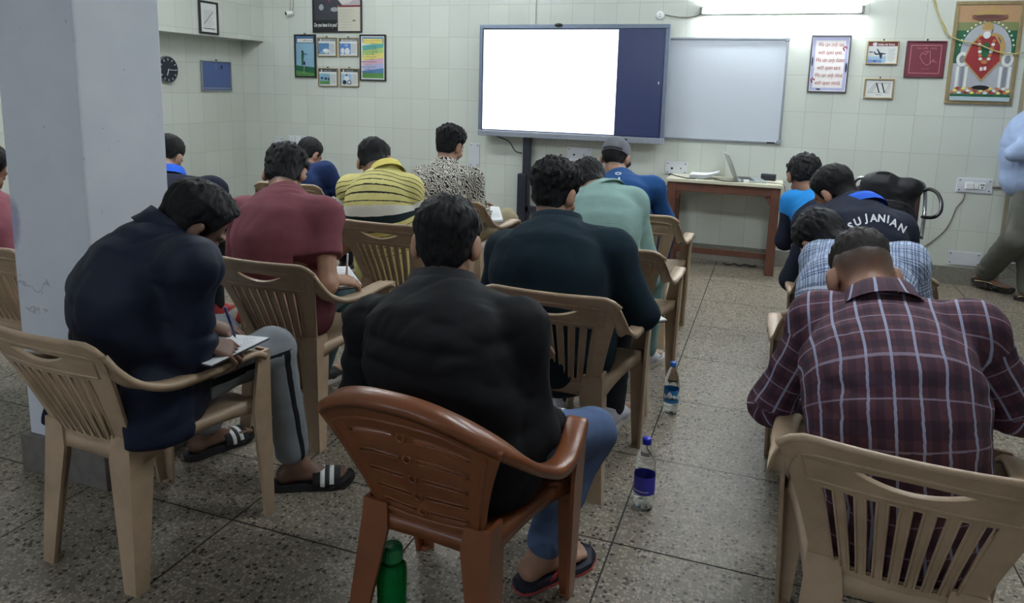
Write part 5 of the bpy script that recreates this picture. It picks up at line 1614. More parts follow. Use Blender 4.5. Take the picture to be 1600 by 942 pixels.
    # ---- trousers
    if trousers is not None and legs:
        to = [('u', ecap(hip - rt * .06, hip + rt * .06, (.112, .108), (.112, .108), up), .03), ('u', ecap(hip - fw * .015 + rt * -.05, hip - fw * .015 + rt * .05, .108, .108), .03)]
        for i, s in ((0, -1), (1, 1)):
            to.append(('u', ecap(HJ[i], KN[i], (.088, .086), (.069, .068), rt), .04))
            E_ = KN[i] + (AN[i] - KN[i]) * trousers.get('len', .96)
            to.append(('u', ecap(KN[i], E_, trousers.get('knee', .066), trousers.get('cuff', .056)), .03))
        lo, hi = box_of([hip] + KN + AN, .17); lo[2] = max(0.012, lo[2])
        def tw(P):
            n1 = vnoise((P - O) * V3(9, 9, 17), seed + 31) - .5; n3 = vnoise((P - O) * 30, seed + 2) - .5
            return .008 * ((1 - np.abs(2 * n1)) - .6) + .003 * n3
        tv, tq = polygonise(to, h[1] * 1.1, lo, hi, tw)
        t_ = np_mesh('trousers', tv, tq, trousers['mat'], body, O)
        uu = np.zeros((len(tv), 2))
        for i, s in ((0, -1), (1, 1)):
            m = np.abs((tv - O) @ rt - (KN[i] - O) @ rt) < np.abs((tv - O) @ rt - (KN[1 - i] - O) @ rt)
            ax0 = np.where(((tv - KN[i]) @ nrm(AN[i] - KN[i]) > 0)[:, None], nrm(AN[i] - KN[i]), nrm(KN[i] - HJ[i]))
            X = tv - KN[i]; X = X - (X * ax0).sum(1)[:, None] * ax0
            fwd_ = np.cross(ax0, rt * s); a = np.arctan2((X * fwd_).sum(1), X @ (rt * s)); uu[m, 0] = (a * .07)[m]; uu[m, 1] = (tv @ up)[m]
        ul = t_.data.uv_layers.new(name='UVMap'); ul.data.foreach_set('uv', uu[tq].astype(np.float32).reshape(-1))
    # ---- footwear
    if legs and feet != 'none':
        for i, s in ((0, -1), (1, 1)):
            td = nrm(foot_mats['dir'][i]) if foot_mats and 'dir' in foot_mats else nrm(fw + rt * s * .22)
            sdv = np.cross(td, up); A0 = AN[i] * V3(1, 1, 0) - O
            hz = (foot_mats['heel'][i] if foot_mats and 'heel' in foot_mats else 0)
            cols_ = foot_mats or {}
            # outline of a sole
            prof = [(-.085, .0), (-.078, .024), (-.05, .036), (0, .037), (.06, .041), (.115, .049), (.155, .046), (.185, .032), (.198, .0)]
            ring = [(x, y) for x, y in prof] + [(x, -y) for x, y in prof[-2:0:-1]]
            def sole(z0_, z1_, grow):
                m_ = MB(); mk = lambda z: [A0 + td * (x * (1 + grow) + .002) + sdv * y * (1 + grow * 2) + up * (z + hz * max(0, min(1, (.10 - x) / .18)) + (.012 if x > .17 else 0)) for x, y in ring]
                m_.loft([mk(z0_), mk(z1_)]); return m_
            if feet == 'shoe' or feet == 'sneaker':
                lo, hi = box_of([A0 + O + td * .22 + sdv * .06, A0 + O - td * .1 - sdv * .06, A0 + O + up * .12], .03)
                A1 = A0 + O
                uo = [('u', ecap(A1 - td * .045 + up * .045, A1 + td * .06 + up * .045, (.037, .04), (.044, .034), sdv), .02), ('u', ecap(A1 + td * .06 + up * .040, A1 + td * .145 + up * .030, (.046, .034), (.042, .022), sdv), .02), ('u', ecap(A1 - td * .02 + up * .05, A1 - td * .015 + up * .115, .040, .043), .02), ('i', half(A1 + up * .105, up), .002), ('i', half(A1 + up * .014, -up), .002)]
                uv_, uq = polygonise(uo, .006, lo - .02, hi + .02)
                sh_ = np_mesh('shoe', uv_, uq, cols_.get('upper', plain('black shoe', (30, 30, 34), .5)), body, O)
                sole(.001, .026, .0).build('sole', cols_.get('sole', plain('shoe sole white', (196, 194, 188), .6)), sh_)
                if feet == 'sneaker':
                    l_ = MB()
                    for q in range(4): l_.tube([A0 + td * (.045 + .02 * q) + sdv * .022 + up * (.086 - .010 * q), A0 + td * (.047 + .02 * q) - sdv * .022 + up * (.088 - .010 * q)], .0035, 6)
                    l_.build('laces', plain('lace white', (214, 214, 210), .7), sh_)
            else:
                mt = cols_.get('sole', plain('black foam sole', (24, 24, 27), .7))
                sh_ = sole(.002, .026, .04).build('slipper', mt, body)
                def strap_arc(x, wdt, hgt, half_w, x00=None):
                    rr = []
                    for q in np.linspace(0, math.pi, 15): rr.append((half_w * math.cos(q), hgt * math.sin(q) ** .7 + .018))
                    return [[A0 + td * (x + dx) + sdv * y + up * (z - (.012 * (x + dx - .060) / .096 if feet == 'slide' else .012 if dx > 0 else 0)) for y, z in rr] for dx in (-wdt, wdt)]
                if feet == 'slide':
                    for j, (x0_, w_, m_) in enumerate(((.088, .048, mt), (.074, .008, None), (.106, .008, None))):
                        a, b_ = strap_arc(x0_ + .02, w_, .052 + (.0022 if m_ is None else 0), .050 + (.0015 if m_ is None else 0)); mb = MB()
                        n_ = len(a); mb.add(a + b_, [[q, q + 1, n_ + q + 1, n_ + q] for q in range(n_ - 1)], 0, True)
                        o_ = mb.build('strap' if m_ else 'white_stripe', m_ or plain('slipper white stripe', (226, 226, 224), .6), sh_); solid(o_, .005 if m_ else .002, 0, 0)
                elif feet == 'flip':
                    sole(.0015, .008, .055).build('sole_edge', plain('slipper red and white edge', (178, 70, 66), .6), sh_)
                    mb = MB()
                    for y in (-1, 1):
                        a = spline([A0 + td * .125 + up * .034, A0 + td * .10 + sdv * y * .020 + up * .058, A0 + td * .055 + sdv * y * .042 + up * .056, A0 + td * .012 + sdv * y * .044 + up * .022], 5)
                        band(a, [nrm(td * .6 + sdv * .1 * y) * .011] * len(a), [up + sdv * y * .7] * len(a), .007)
                        mb.loft([[p + td * .012, p + up * .004, p - td * .012, p - up * .003] for p in a], 0, True)
                    mb.build('strap', plain('slipper red strap', (176, 34, 36), .5), sh_)
                else:
                    for x0_, w_ in ((.085, .026), (.02, .012)):
                        a, b_ = strap_arc(x0_, w_, .055, .048); mb = MB(); n_ = len(a)
                        mb.add(a + b_, [[q, q + 1, n_ + q + 1, n_ + q] for q in range(n_ - 1)], 0, True); o_ = mb.build('strap', mt, sh_); solid(o_, .006, 0, 0)
                    mb = MB()
                    for y in (-1, 1): mb.tube(spline([A0 + td * -.06 + sdv * y * .035 + up * (.03 + hz * .8), A0 + td * .02 + sdv * y * .047 + up * (.055 + hz * .3), A0 + td * .09 + sdv * y * .046 + up * .05, A0 + td * .13 + sdv * y * .03 + up * .045], 5), .004, 6)
                    mb.build('strap_edge', plain('sandal tan edge', (186, 168, 136), .6), sh_)
    return dict(body=body, shirt=so_, N=NT_, HC=HC, hl=hl, hr=hr, f=f, hu=hu, W=W, E=E, O=O, fw=fw, rt=rt, sv=(sv, sq) if shirt is not None else None, hs=hs, KN=KN)
# ------------------------------------------------------------------ the people
R_ = math.radians
def seat_of(k, dx=0.0, dy=-.05, z=.535):
    x, y, a = CH[k]; dx += {'maroon': -.07, 'yellow': -.11, 'floral': -.09, 'teal': -.05, 'mint': -.07, 'blue': -.10, 'check': -.01}.get(k, 0); return V3(x + math.cos(a) * dx - math.sin(a) * dy, y + math.sin(a) * dx + math.cos(a) * dy, z)
M_NAVY = cloth('navy jacket cloth', (19, 27, 47), .6, sheen=.0)
M_MAROON = cloth('maroon jersey', (118, 66, 75)); M_YEL = cloth('yellow striped pique', (214, 204, 132), extra=x_yellow)
M_LEAF = cloth('leaf print cotton', (196, 192, 182), extra=x_leaf); M_BLACK = cloth('black cotton', (15, 16, 21), .8)
M_TEAL = cloth('dark teal knit', (16, 34, 44), .95, 500, sheen=.0); M_MINT = cloth('mint knit', (134, 164, 158), .95, 500, knit=True)
M_BLUE = cloth('blue jersey', (28, 70, 122)); M_PLAID = cloth('maroon checked cotton', (84, 54, 64), extra=x_plaid); M_CHECK = cloth('blue checked cotton', (172, 188, 210), extra=x_check)
M_NAVY2 = cloth('navy sweatshirt', (24, 29, 46)); M_YOKE = cloth('navy and light blue sweatshirt', (26, 30, 48), extra=x_yoke); M_POLO = cloth('dark navy pique', (22, 24, 44)); M_COLB = cloth('bright blue collar', (30, 84, 190))
M_NAVY3 = cloth('dark blue cotton', (26, 44, 84)); M_SKYS = cloth('pale blue shirt cotton', (150, 168, 200))
T_GREY = {'mat': cloth('grey jogger cotton', (128, 132, 138), extra=x_side), 'len': .84, 'cuff': .060, 'knee': .078}
T_DEN = {'mat': cloth('faded blue denim', (82, 100, 136), extra=x_denim), 'len': .90}
T_DARK = {'mat': cloth('dark trousers cotton', (34, 36, 44))}; T_TEAL = {'mat': cloth('grey green trousers', (70, 92, 96))}
T_KHAKI = {'mat': cloth('khaki cotton', (158, 146, 120))}; T_NAVY = {'mat': cloth('navy trousers cotton', (26, 34, 66))}; T_BROWN = {'mat': cloth('grey brown trousers', (92, 92, 86)), 'knee': .088, 'cuff': .075}
H1 = {'t': .009, 'top': .020, 'rough': .8}
P = {}
def c3(u, v, Y): return at(u, v, Y)

# the man in the navy jacket
P['navy'] = person('navy', 'bearded man in a navy jacket and grey joggers, bent sideways writing beside the pillar', seat_of('navy', .02, .0), R_(-16), c3(256, 352, 1.72), c3(304, 348, 1.79), (R_(-26), R_(44)), (c3(185, 400, 1.78), c3(300, 412, 1.60)), 'dark',
    (c3(165, 505, 1.80), floor_at(303, 548, .665)), (floor_at(322, 505, .675), floor_at(316, 534, .690)), 1.12, M_NAVY, 'long', T_GREY, {'t': .012, 'top': .028, 'rough': .45, 'nape': -.004, 'front': .010}, (.005, .006),
    (c3(322, 695, 2.12) * V3(1, 1, 0) + V3(0, 0, .085), c3(462, 722, 2.05) * V3(1, 1, 0) + V3(0, 0, .088)), (None, c3(425, 545, 2.0)), 'slide', ('stand', M_NAVY),
    [(c3(248, 600, 1.52), c3(250, 690, 1.49), (.10, .04), (.10, .022), V3(.45, 1, 0)), (c3(114, 570, 1.69), c3(88, 655, 1.655), (.06, .045), (.055, .022), V3(.2, 1, 0))], roll=R_(-6), beard=.85, hs=1.05, wrinkle=.009, seed=3, loose=.020, shirt_name='jacket',
    handdirs=((V3(.8, .25, -.25), V3(0, -.1, 1)), (V3(.55, .70, -.42), V3(.45, -.25, 1))), curl=.85, foot_mats={'dir': (V3(.30, .9, 0), V3(.80, .50, 0))})
# plain maroon T-shirt
P['maroon'] = person('maroon', 'man in a plain maroon T-shirt writing in a notebook', seat_of('maroon'), R_(2), c3(447, 294, 2.53), c3(447, 268, 2.64), (R_(18), R_(46)), (c3(380, 334, 2.53), c3(508, 337, 2.50)), 'fair',
    (c3(372, 440, 2.62), floor_at(512, 446, .66)), (c3(440, 440, 2.85), floor_at(521, 437, .675)), 1.08, M_MAROON, 'short', T_TEAL, {'t': .013, 'top': .022, 'rough': 1.0, 'nape': -.02}, (.006, .007), feet='sneaker', collar=('crew', M_MAROON), wrinkle=.007, seed=5, belly=.12,
    handdirs=(None, (V3(.35, .9, -.2), V3(.35, -.2, 1))), curl=.6, ankles=(c3(435, 585, 2.9) * V3(1, 1, 0) + V3(0, 0, .085), c3(500, 590, 2.86) * V3(1, 1, 0) + V3(0, 0, .085)), foot_mats={'upper': plain('black and white sneaker', (40, 40, 42), .5)})
P['yellow'] = person('yellow', 'man in a yellow polo shirt with dark stripes and one white band', seat_of('yellow'), R_(0), c3(602, 264, 3.40), c3(585, 250, 3.52), (R_(12), R_(40)), (c3(548, 294, 3.42), c3(640, 296, 3.38)), 'mid',
    (c3(530, 390, 3.45), c3(650, 392, 3.42)), (None, None), 1.08, M_YEL, 'short', T_NAVY, {'t': .007, 'top': .020, 'rough': .7}, (.007, .008), collar=('polo', cloth('yellow collar pique', (208, 194, 102))), wrinkle=.006, seed=8, roll=R_(10))
P['floral'] = person('floral', 'bearded man in a black and cream leaf print shirt and khaki trousers', seat_of('floral'), R_(-12), c3(697, 254, 4.18), c3(704, 226, 4.26), (R_(-14), R_(22)), (c3(660, 276, 4.22), c3(738, 280, 4.16)), 'fair',
    (None, c3(752, 338, 4.18)), (None, c3(772, 338, 4.45)), 1.02, M_LEAF, 'long', T_KHAKI, {'t': .010, 'top': .030, 'rough': .9, 'z0': .0}, (.007, .008), knees=(None, c3(792, 342, 4.50)), collar=('polo', M_LEAF), wrinkle=.006, seed=9, beard=.9)
P['far'] = person('far', 'person in a dark blue shirt at the far left below the switch plates', seat_of('far', .02), R_(-14), c3(482, 262, 4.36), c3(484, 240, 4.46), (R_(-10), R_(38)), (c3(448, 272, 4.40), c3(508, 268, 4.32)), 'mid',
    (None, None), (None, None), .98, M_NAVY3, 'long', T_DARK, {'t': .008, 'top': .014, 'rough': .6}, (.008, .009), collar=('crew', M_NAVY3), seed=12, curl=.5)
P['polo'] = person('polo', 'man in a dark navy top with a bright blue collar, half hidden by the pillar', seat_of('polo', -.02), R_(-4), c3(264, 270, 3.10), c3(262, 243, 3.20), (R_(16), R_(32)), (c3(212, 296, 3.12), c3(332, 298, 3.06)), 'fair',
    (None, c3(352, 345, 3.1)), (None, None), 1.08, M_POLO, 'long', T_DARK, {'t': .004, 'top': .018, 'rough': .5, 'z0': .02, 'nape': .03, 'fade': .03}, (.007, .008), collar=('polo', M_COLB), seed=14, roll=R_(-6),
    feet='sneaker', foot_mats={'upper': plain('red and white sneaker', (168, 40, 44), .5)})
P['edge'] = person('edge', 'person in a maroon top at the left edge of the room, beyond the pillar', seat_of('edge', -.10), R_(4), c3(-24, 302, 2.30), c3(-24, 262, 2.36), (R_(4), R_(34)), (c3(-95, 330, 2.32), c3(24, 336, 2.28)), 'mid',
    (None, None), (None, None), 1.0, M_MAROON, 'long', T_DARK, {'t': .009, 'top': .018, 'rough': .7}, (.008, .008), feet='bare', collar=('crew', M_MAROON), seed=15)
# the middle rows
P['black'] = person('black', 'man in a black shirt and faded jeans on the brown chair, nearest in the middle', seat_of('black', .0, -.03, .52), R_(-8), c3(690, 436, 1.76), c3(698, 374, 1.83), (R_(16), R_(24)), (c3(580, 505, 1.78), c3(812, 512, 1.72)), 'fair',
    (c3(556, 640, 1.80), c3(838, 668, 1.74)), (None, c3(876, 656, 1.98)), 1.24, M_BLACK, 'long', T_DEN, {'t': .012, 'top': .022, 'rough': .75, 'nape': -.016, 'h': .0036}, (.005, .006),
    (c3(735, 868, 1.95) * V3(1, 1, 0) + V3(-.02, .1, .085), floor_at(842, 908) * V3(1, 1, 0) + V3(0, 0, .088)), (None, c3(926, 672, 2.06)), 'flip', ('shirt', M_BLACK), wrinkle=.013, seed=17, belly=.06, hs=1.02,
    foot_mats={'dir': (V3(-.25, .95, 0), V3(.55, .80, 0)), 'sole': plain('navy slipper foam', (34, 36, 52), .7)})
P['teal'] = person('teal', 'bearded man in a dark teal sweater in the middle rows', seat_of('teal'), R_(-2), c3(868, 346, 2.60), c3(868, 298, 2.68), (R_(-16), R_(20)), (c3(790, 392, 2.62), c3(958, 392, 2.56)), 'fair',
    (c3(768, 470, 2.66), c3(1003, 490, 2.60)), (None, c3(990, 492, 2.86)), 1.34, M_TEAL, 'long', T_DARK, {'t': .010, 'top': .028, 'rough': 1.1, 'nape': -.004, 'z0': -.01}, (.006, .007), collar=('stand', M_TEAL), wrinkle=.006, seed=19, beard=.95, belly=.1, feet='sneaker', foot_mats={'upper': plain('white sneaker', (190, 194, 204), .5)})
P['mint'] = person('mint', 'person in a pale mint sweatshirt behind the bearded man in teal', seat_of('mint'), R_(-4), c3(945, 290, 3.46), c3(918, 284, 3.58), (R_(22), R_(50)), (c3(890, 318, 3.48), c3(988, 318, 3.42)), 'fair',
    (None, c3(1010, 408, 3.46)), (None, c3(1004, 402, 3.70)), 1.14, M_MINT, 'long', {'mat': cloth('mint joggers', (120, 158, 160))}, {'t': .012, 'top': .018, 'rough': 1.0}, (.007, .007), collar=('crew', M_MINT), wrinkle=.004, seed=22,
    feet='sneaker', foot_mats={'upper': plain('white sneaker', (190, 194, 204), .5)}, ankles=(None, floor_at(1010, 572) * V3(1, 1, 0) + V3(-.01, -.02, .085)))
P['blue'] = person('blue', 'man in a grey cap and bright blue T-shirt in front of the table', seat_of('blue'), R_(-3), c3(968, 270, 4.36), c3(962, 244, 4.46), (R_(-3), R_(30)), (c3(930, 290, 4.38), c3(1020, 294, 4.34)), 'fair',
    (None, c3(1040, 345, 4.42)), (None, None), 1.06, M_BLUE, 'long', T_NAVY, {'t': .010, 'top': .008, 'rough': .5}, (.007, .008), collar=('crew', M_BLUE), seed=24)
# the right-hand rows
P['plaid'] = person('plaid', 'man in a maroon checked shirt bent far forward, nearest at the right', seat_of('plaid', .0, -.04), R_(-6), c3(1374, 466, 1.97), c3(1348, 430, 2.12), (R_(2), R_(46)), (c3(1280, 500, 2.00), c3(1520, 520, 1.93)), 'mid',
    (c3(1205, 632, 2.0), c3(1592, 640, 1.92)), (c3(1290, 640, 2.3), c3(1500, 640, 2.25)), 1.10, M_PLAID, 'long', T_DARK, {'t': .004, 'top': .022, 'rough': .6, 'z0': .03, 'nape': .080, 'fade': .06, 'h': .0036, 'soft': .085, 'mat': M_HAIR2}, (.005, .0055), collar=('shirt', M_PLAID), wrinkle=.008, seed=27, roll=R_(8), loose=.018)
P['check'] = person('check', 'person in a blue and white checked shirt, head down, second in the right-hand row', seat_of('check'), R_(-4), c3(1340, 384, 2.84), c3(1283, 377, 2.97), (R_(30), R_(52)), (c3(1285, 408, 2.86), c3(1415, 412, 2.80)), 'mid',
    (c3(1266, 490, 2.86), c3(1436, 490, 2.80)), (None, None), 1.08, M_CHECK, 'long', T_DARK, {'t': .012, 'top': .022, 'rough': .7}, (.006, .007), collar=('shirt', M_CHECK), wrinkle=.006, seed=30, loose=.018, roll=R_(14))
P['letter'] = person('letter', 'person in a navy sweatshirt with white letters across the back and blue collar', seat_of('letter'), R_(-2), c3(1335, 312, 3.50), c3(1303, 298, 3.60), (R_(42), R_(40)), (c3(1276, 348, 3.50), c3(1402, 360, 3.44)), 'mid',
    (c3(1240, 436, 3.52), c3(1425, 430, 3.44)), (None, None), 1.16, M_NAVY2, 'long', T_DARK, {'t': .006, 'top': .018, 'rough': .6}, (.007, .007), collar=('hood', M_COLB), wrinkle=.004, seed=33, loose=.018, roll=R_(10))
P['yoke'] = person('yoke', 'person in a navy sweatshirt with a light blue yoke beside the table', seat_of('yoke'), R_(-2), c3(1266, 302, 4.40), c3(1256, 274, 4.50), (R_(8), R_(36)), (c3(1240, 318, 4.42), c3(1316, 318, 4.38)), 'mid',
    (c3(1226, 376, 4.44), None), (None, None), 1.02, M_YOKE, 'long', T_DARK, {'t': .014, 'top': .022, 'rough': 1.1}, (.008, .008), collar=('crew', cloth('light blue rib', (34, 132, 206))), wrinkle=.004, seed=36)
# the man standing at the right, walking towards the passage
P['stand'] = person('stand', 'man in a pale blue shirt and grey trousers standing at the right', V3(1.70, 6.10, .95), R_(-86), V3(1.86, 6.09, 1.44), V3(1.91, 6.09, 1.58), (R_(-80), R_(20)), (V3(1.86, 6.26, 1.385), V3(1.84, 5.93, 1.385)), 'mid',
    (V3(1.74, 6.32, 1.12), c3(1584, 240, 5.88)), (V3(2.00, 6.24, 1.10), V3(1.92, 5.84, 1.10)), 1.0, M_SKYS, 'long', T_BROWN, {'t': .008, 'top': .016, 'rough': .6}, (.007, .008),
    (V3(1.84, 6.16, .085), floor_at(1527, 447) * V3(1, 1, 0) + V3(.02, -.08, .125)), (V3(1.80, 6.18, .50), V3(1.67, 6.02, .48)), 'sandal', ('shirt', M_SKYS), wrinkle=.006, seed=40, loose=.026, foot_mats={'dir': (V3(.9, -.35, 0), V3(.9, -.25, 0)), 'sole': plain('dark sandal', (34, 30, 28), .6), 'heel': (0, .045)})

# ------------------------------------------------------------------ lettering, cap, notebooks
def on_surface(sv, sq, O, name, shapes, mat, parent, off=.0022):
    """lay flat (pixel-free) lettering on the cloth: shapes are world points already on or near the surface"""
    pass
def print_on(pkey, name, verts_uv, faces, place, mat):
    """verts (a, b) are mapped by place(a, b) -> (origin, direction) and dropped on the shirt along the direction"""
    p = P[pkey]; sv, sq = p['sv']
    bvh = BVHTree.FromPolygons([Vector(v) for v in sv], [tuple(int(i) for i in q) for q in sq])
    out, ok = [], []
    for a, b in verts_uv:
        o_, d_ = place(a, b); loc, nn, ix, ds = bvh.ray_cast(Vector(o_), Vector(d_))
        if loc is None: out.append(None)
        else:
            nn = nn if nn.dot(Vector(d_)) < 0 else -nn
            out.append(np.array(loc) + np.array(nn) * .0025 - p['O'])
    mp = {}; vs = []
    for i, q in enumerate(out):
        if q is not None: mp[i] = len(vs); vs.append(q)
    fs = [[mp[i] for i in f] for f in faces if all(i in mp for i in f)]
    if not fs: return None
    mb = MB(); mb.add(vs, fs); o = mb.build(name, mat, p['shirt']); return o
def dense(vs, fs, n=2):
    bm = bmesh.new(); V_ = [bm.verts.new((v[0], v[1], 0)) for v in vs]
    for f in fs:
        try: bm.faces.new([V_[i] for i in f])
        except ValueError: pass
    bmesh.ops.triangulate(bm, faces=bm.faces[:])
    bmesh.ops.subdivide_edges(bm, edges=[e for e in bm.edges if e.calc_length() > .004], cuts=n, use_grid_fill=True)
    bm.verts.index_update(); r = [tuple(v.co) for v in bm.verts], [[v.index for v in f.verts] for f in bm.faces]; bm.free(); return r
M_LETTER = plain('white print', (214, 216, 220), .7, var=.03)
# arched name on the back of the navy sweatshirt: letters stand on an arc over the shoulder blades
for chx, u0, v0, an in (('S', 1329.4, 353.9, -28), ('U', 1340.0, 346.8, -22), ('J', 1352.8, 342.6, -9), ('A', 1364.8, 341.1, -3), ('N', 1377.1, 341.5, 5), ('I', 1387.3, 343.2, 8), ('A', 1396.3, 348.3, 20), ('N', 1409.0, 356.9, 29)):
    vs, fs = text_mesh(chx, 1.0, bold=.03)
    mx = .5 * (min(v[0] for v in vs) + max(v[0] for v in vs)); my = .5 * (min(v[1] for v in vs) + max(v[1] for v in vs))
    vs, fs = dense([(v[0] - mx, v[1] - my) for v in vs], fs, 1)
    ca, sa = math.cos(R_(an)), math.sin(R_(an))
    def place(a, b, u0=u0, v0=v0, ca=ca, sa=sa):
        px_, py_ = a * 16.0, -b * 16.5
        d = ray(u0 + px_ * ca - py_ * sa, v0 + px_ * sa + py_ * ca); return CAMP, d / np.linalg.norm(d)
    print_on('letter', 'letter', [(v[0], v[1]) for v in vs], fs, place, M_LETTER)
# small mark and line on the blue T-shirt
def place_px(a, b):
    d = ray(a, b); return CAMP, d / np.linalg.norm(d)
ov = [(966 + 5 * math.cos(q), 271.5 + 2.2 * math.sin(q)) for q in np.linspace(0, 2 * math.pi, 17)[:-1]]; ov2 = [(966 + 3 * math.cos(q), 271.5 + 1.0 * math.sin(q)) for q in np.linspace(0, 2 * math.pi, 17)[:-1]]
print_on('blue', 'printed_mark', ov + ov2, [[i, (i + 1) % 16, 16 + (i + 1) % 16, 16 + i] for i in range(16)], place_px, M_LETTER)
ln = [(966.2 + dx + .08 * k, 277.5 + 1.8 * k) for k in range(10) for dx in (0, 2.4)]
print_on('blue', 'printed_line', ln, [[2 * k, 2 * k + 1, 2 * k + 3, 2 * k + 2] for k in range(9)], place_px, M_LETTER)

def cap_on(p):
    hl = p['hl']; O = p['O']; k = cloth('grey cap cotton', (104, 106, 112), .9)
    mb = MB(); secs = []
    # crown: rings following the skull, tilted with the head
    for z, rx_, ry_ in ((-.004, .087, .107), (.02, .089, .109), (.05, .087, .104), (.08, .074, .088), (.10, .052, .062), (.112, .026, .030), (.115, .004, .004)):
        secs.append([hl(rx_ * math.sin(a), -.008 + ry_ * math.cos(a), z + .03 * 0) - O for a in np.linspace(0, 2 * math.pi, 33)[:-1]])
    mb.loft(secs, 0, True, caps=False); c = mb.build('cap', k, p['body'])
    br = MB(); a_ = np.linspace(-1.1, 1.1, 13)
    br.loft([[hl(.086 * math.sin(a), -.008 + .106 * math.cos(a), .004) - O for a in a_] + [hl(.088 * math.sin(a), .04 + .135 * math.cos(a), -.004 - .02 * math.cos(a) * 0) - O for a in a_[::-1]],
             [hl(.086 * math.sin(a), -.008 + .106 * math.cos(a), .008) - O for a in a_] + [hl(.088 * math.sin(a), .04 + .135 * math.cos(a), .0) - O for a in a_[::-1]]])
    br.build('brim', k, c)
    st = MB(); st.tube([hl(.089 * math.sin(a), -.008 - .109 * math.cos(a), .008) - O for a in np.linspace(-.7, .7, 12)], .006, 8); st.build('back_strap', cloth('dark cap strap', (60, 62, 68), .8), c)
    bt = MB(); q = hl(0, -.008, .116) - O; bt.lathe([(.007, -.003), (.007, .003), (.003, .005)], 10, c=q); bt.build('cap_button', k, c)
cap_on(P['blue'])

def notebook(name, label, corners, th=.006, written=True, cover=None):
    """corners: four world points of the page"""
    C = [np.array(c, float) for c in corners]; O = sum(C) / 4
    r = empty(name, O); tag(r, label, 'notebook')
    n = nrm(np.cross(C[1] - C[0], C[3] - C[0])); n = n if n[2] > 0 else -n
    a = MB(); a.loft([[c - O - n * th for c in C], [c - O for c in C]]); a.build('pages', M_PAPER, r)
    big = [O + (c - O) * 1.02 for c in C]
    b = MB(); b.loft([[c - O - n * (th + .004) for c in big], [c - O - n * th for c in big]]); b.build('cover', cover or plain('dark board', (40, 42, 48), .6), r)
    if written:
        w_ = MB(); rr = random.Random(len(label))
        for i in range(11):
            for s in range(12):
                if rr.random() < .25: continue
                u0, u1 = .08 + .07 * s, .08 + .07 * s + .05 * rr.uniform(.5, 1); v0 = .1 + .07 * i
                q = lambda u, v: C[0] + (C[1] - C[0]) * u + (C[3] - C[0]) * v - O + n * .0006
                w_.add([q(u0, v0), q(u1, v0), q(u1, v0 + .012), q(u0, v0 + .012)], [[0, 1, 2, 3]])
        w_.build('handwriting', plain('pen ink grey', (132, 138, 160), .6), r)
    return r
def quad_at(pts, z): return [floor_at(u, v, z) for u, v in pts]
notebook('clipboard_sheet', 'white sheet on a dark board held by the man in the navy jacket', quad_at([(340, 520), (420, 527), (330, 570), (262, 556)], .645), .003, True)
notebook('notebook', 'open white notebook on the knee of the man in the plain maroon T-shirt', quad_at([(510, 416), (545, 416), (565, 444), (500, 452)], .625), .010)
notebook('notebook', 'white notebook on the knee of the man in the leaf print shirt', quad_at([(766, 322), (780, 323), (786, 343), (768, 344)], .66), .012, cover=plain('grey notebook cover', (120, 118, 124), .5))
notebook('notebook', 'white notebook edge beside the elbow of the man in dark teal', quad_at([(985, 488), (1025, 490), (1042, 499), (1000, 503)], .60), .006)
def pen(label, tip, end, m):
    tip, end = np.array(tip, float), np.array(end, float)
    r = empty('pen', (tip + end) / 2); tag(r, label, 'pen'); O = (tip + end) / 2; d = nrm(end - tip)
    MB().tube([tip + d * .012 - O, end - O], .0042, 10).build('barrel', m, r); MB().tube([tip - O, tip + d * .013 - O], [.0008, .0038], 10).build('tip', plain('pen tip metal', (150, 150, 150), .3, metal=.6), r)
for k_, lb, m in (('navy', 'pen in the right hand of the man in the navy jacket', plain('pen blue', (40, 60, 130), .4)), ('maroon', 'pen in the right hand of the man in the plain maroon T-shirt', plain('pen white', (214, 214, 214), .4))):
    w_ = P[k_]['W'][1]; fw = P[k_]['fw']; rt = P[k_]['rt']
    pen(lb, w_ + fw * .115 - rt * .01 - V3(0, 0, .022), w_ + fw * .06 + rt * .03 + V3(0, 0, .095), m)

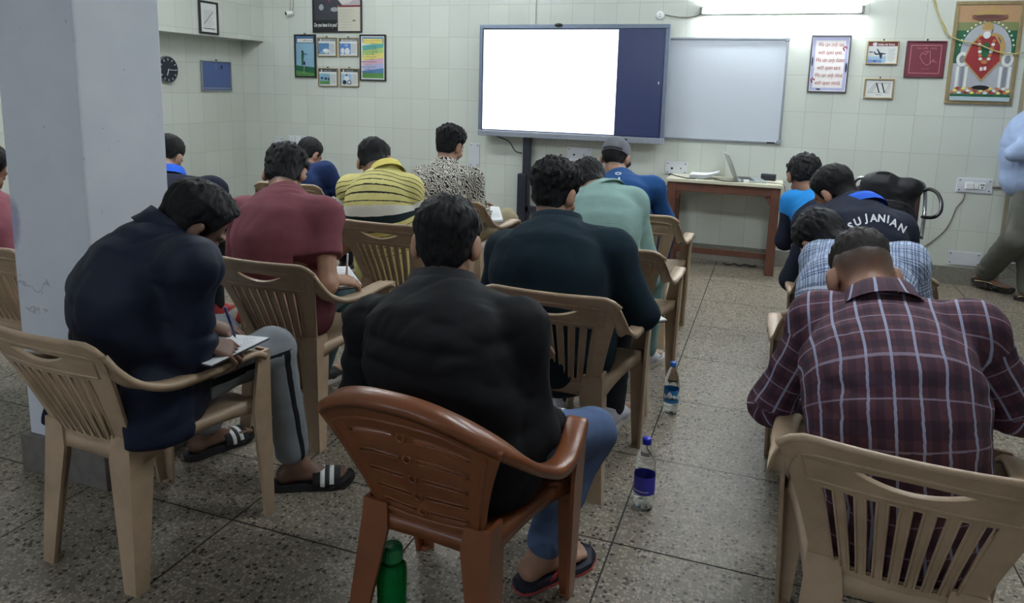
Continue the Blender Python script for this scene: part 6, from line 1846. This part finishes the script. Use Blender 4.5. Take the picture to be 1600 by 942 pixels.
# wristwatch of the man in black, white-striped joggers need nothing more
def watch(p):
    W, E, O = p['W'][1], p['E'][1], p['O']; d = nrm(W - E); c = W - d * .012; s = nrm(np.cross(d, V3(0, 0, 1))); n = np.cross(s, d)
    mb = MB(); mb.loft([[c + d * k + (s * math.cos(a) * .034 + n * math.sin(a) * .029) * g - O for a in np.linspace(0, 2 * math.pi, 25)[:-1]] for k, g in ((-.011, 1), (-.010, 1.06), (.010, 1.06), (.011, 1))], 0, True)
    o = mb.build('wristwatch', plain('watch strap', (44, 34, 30), .5), p['body'])
    MB().lathe([(.017, 0), (.018, .004), (.015, .008)], 18, M=Matrix.Translation(Vector(c + n * .029 - O)) @ Vector(n).to_track_quat('Z', 'Y').to_matrix().to_4x4()).build('watch_face', plain('watch steel', (170, 170, 172), .25, metal=.6), o)
watch(P['black'])

# ------------------------------------------------------------------ backpack on the chrome chair
def backpack():
    c = V3(.745, 5.38, 0); r = empty('backpack', (c[0], c[1], .485)); tag(r, 'bulging black backpack propped on the chrome chair by the back wall', 'bag'); O = V3(c[0], c[1], .485)
    T = lambda x, y, z: c + V3(x, y, z)
    ops = [('u', ecap(T(-.01, 0, .58), T(-.02, .02, .78), (.20, .11), (.175, .09)), .03), ('u', ellip(T(-.05, .02, .875), (.125, .085, .085)), .06), ('u', ellip(T(.115, .01, .86), (.085, .07, .075)), .04), ('u', ellip(T(-.02, -.085, .64), (.14, .06, .11)), .03), ('i', half(T(0, 0, .489), -V3(0, 0, 1)), .01)]
    wv = lambda P_: .010 * (np.abs(2 * vnoise(P_ * V3(9, 9, 14), 4) - 1) - .5) + .003 * vnoise(P_ * 40, 3)
    bv, bq = polygonise(ops, .007, c + V3(-.28, -.24, .40), c + V3(.30, .22, 1.0), wv)
    np_mesh('bag_body', bv, bq, cloth('black nylon', (24, 24, 28), .55), r, O)
    s = MB(); s.tube(spline([T(-.09, .0, .925) - O, T(-.08, -.01, .95) - O, T(-.02, -.01, .952) - O, T(-.01, .0, .925) - O], 5), .009, 8); s.build('top_handle', cloth('black webbing', (30, 30, 34), .8), r)
    z = MB(); z.tube(spline([T(-.16, -.085, .74) - O, T(-.10, -.10, .775) - O, T(.0, -.105, .785) - O, T(.10, -.095, .765) - O, T(.14, -.075, .73) - O], 5), .004, 6); z.build('zip', plain('zip dark grey', (56, 56, 60), .5), r)
backpack()
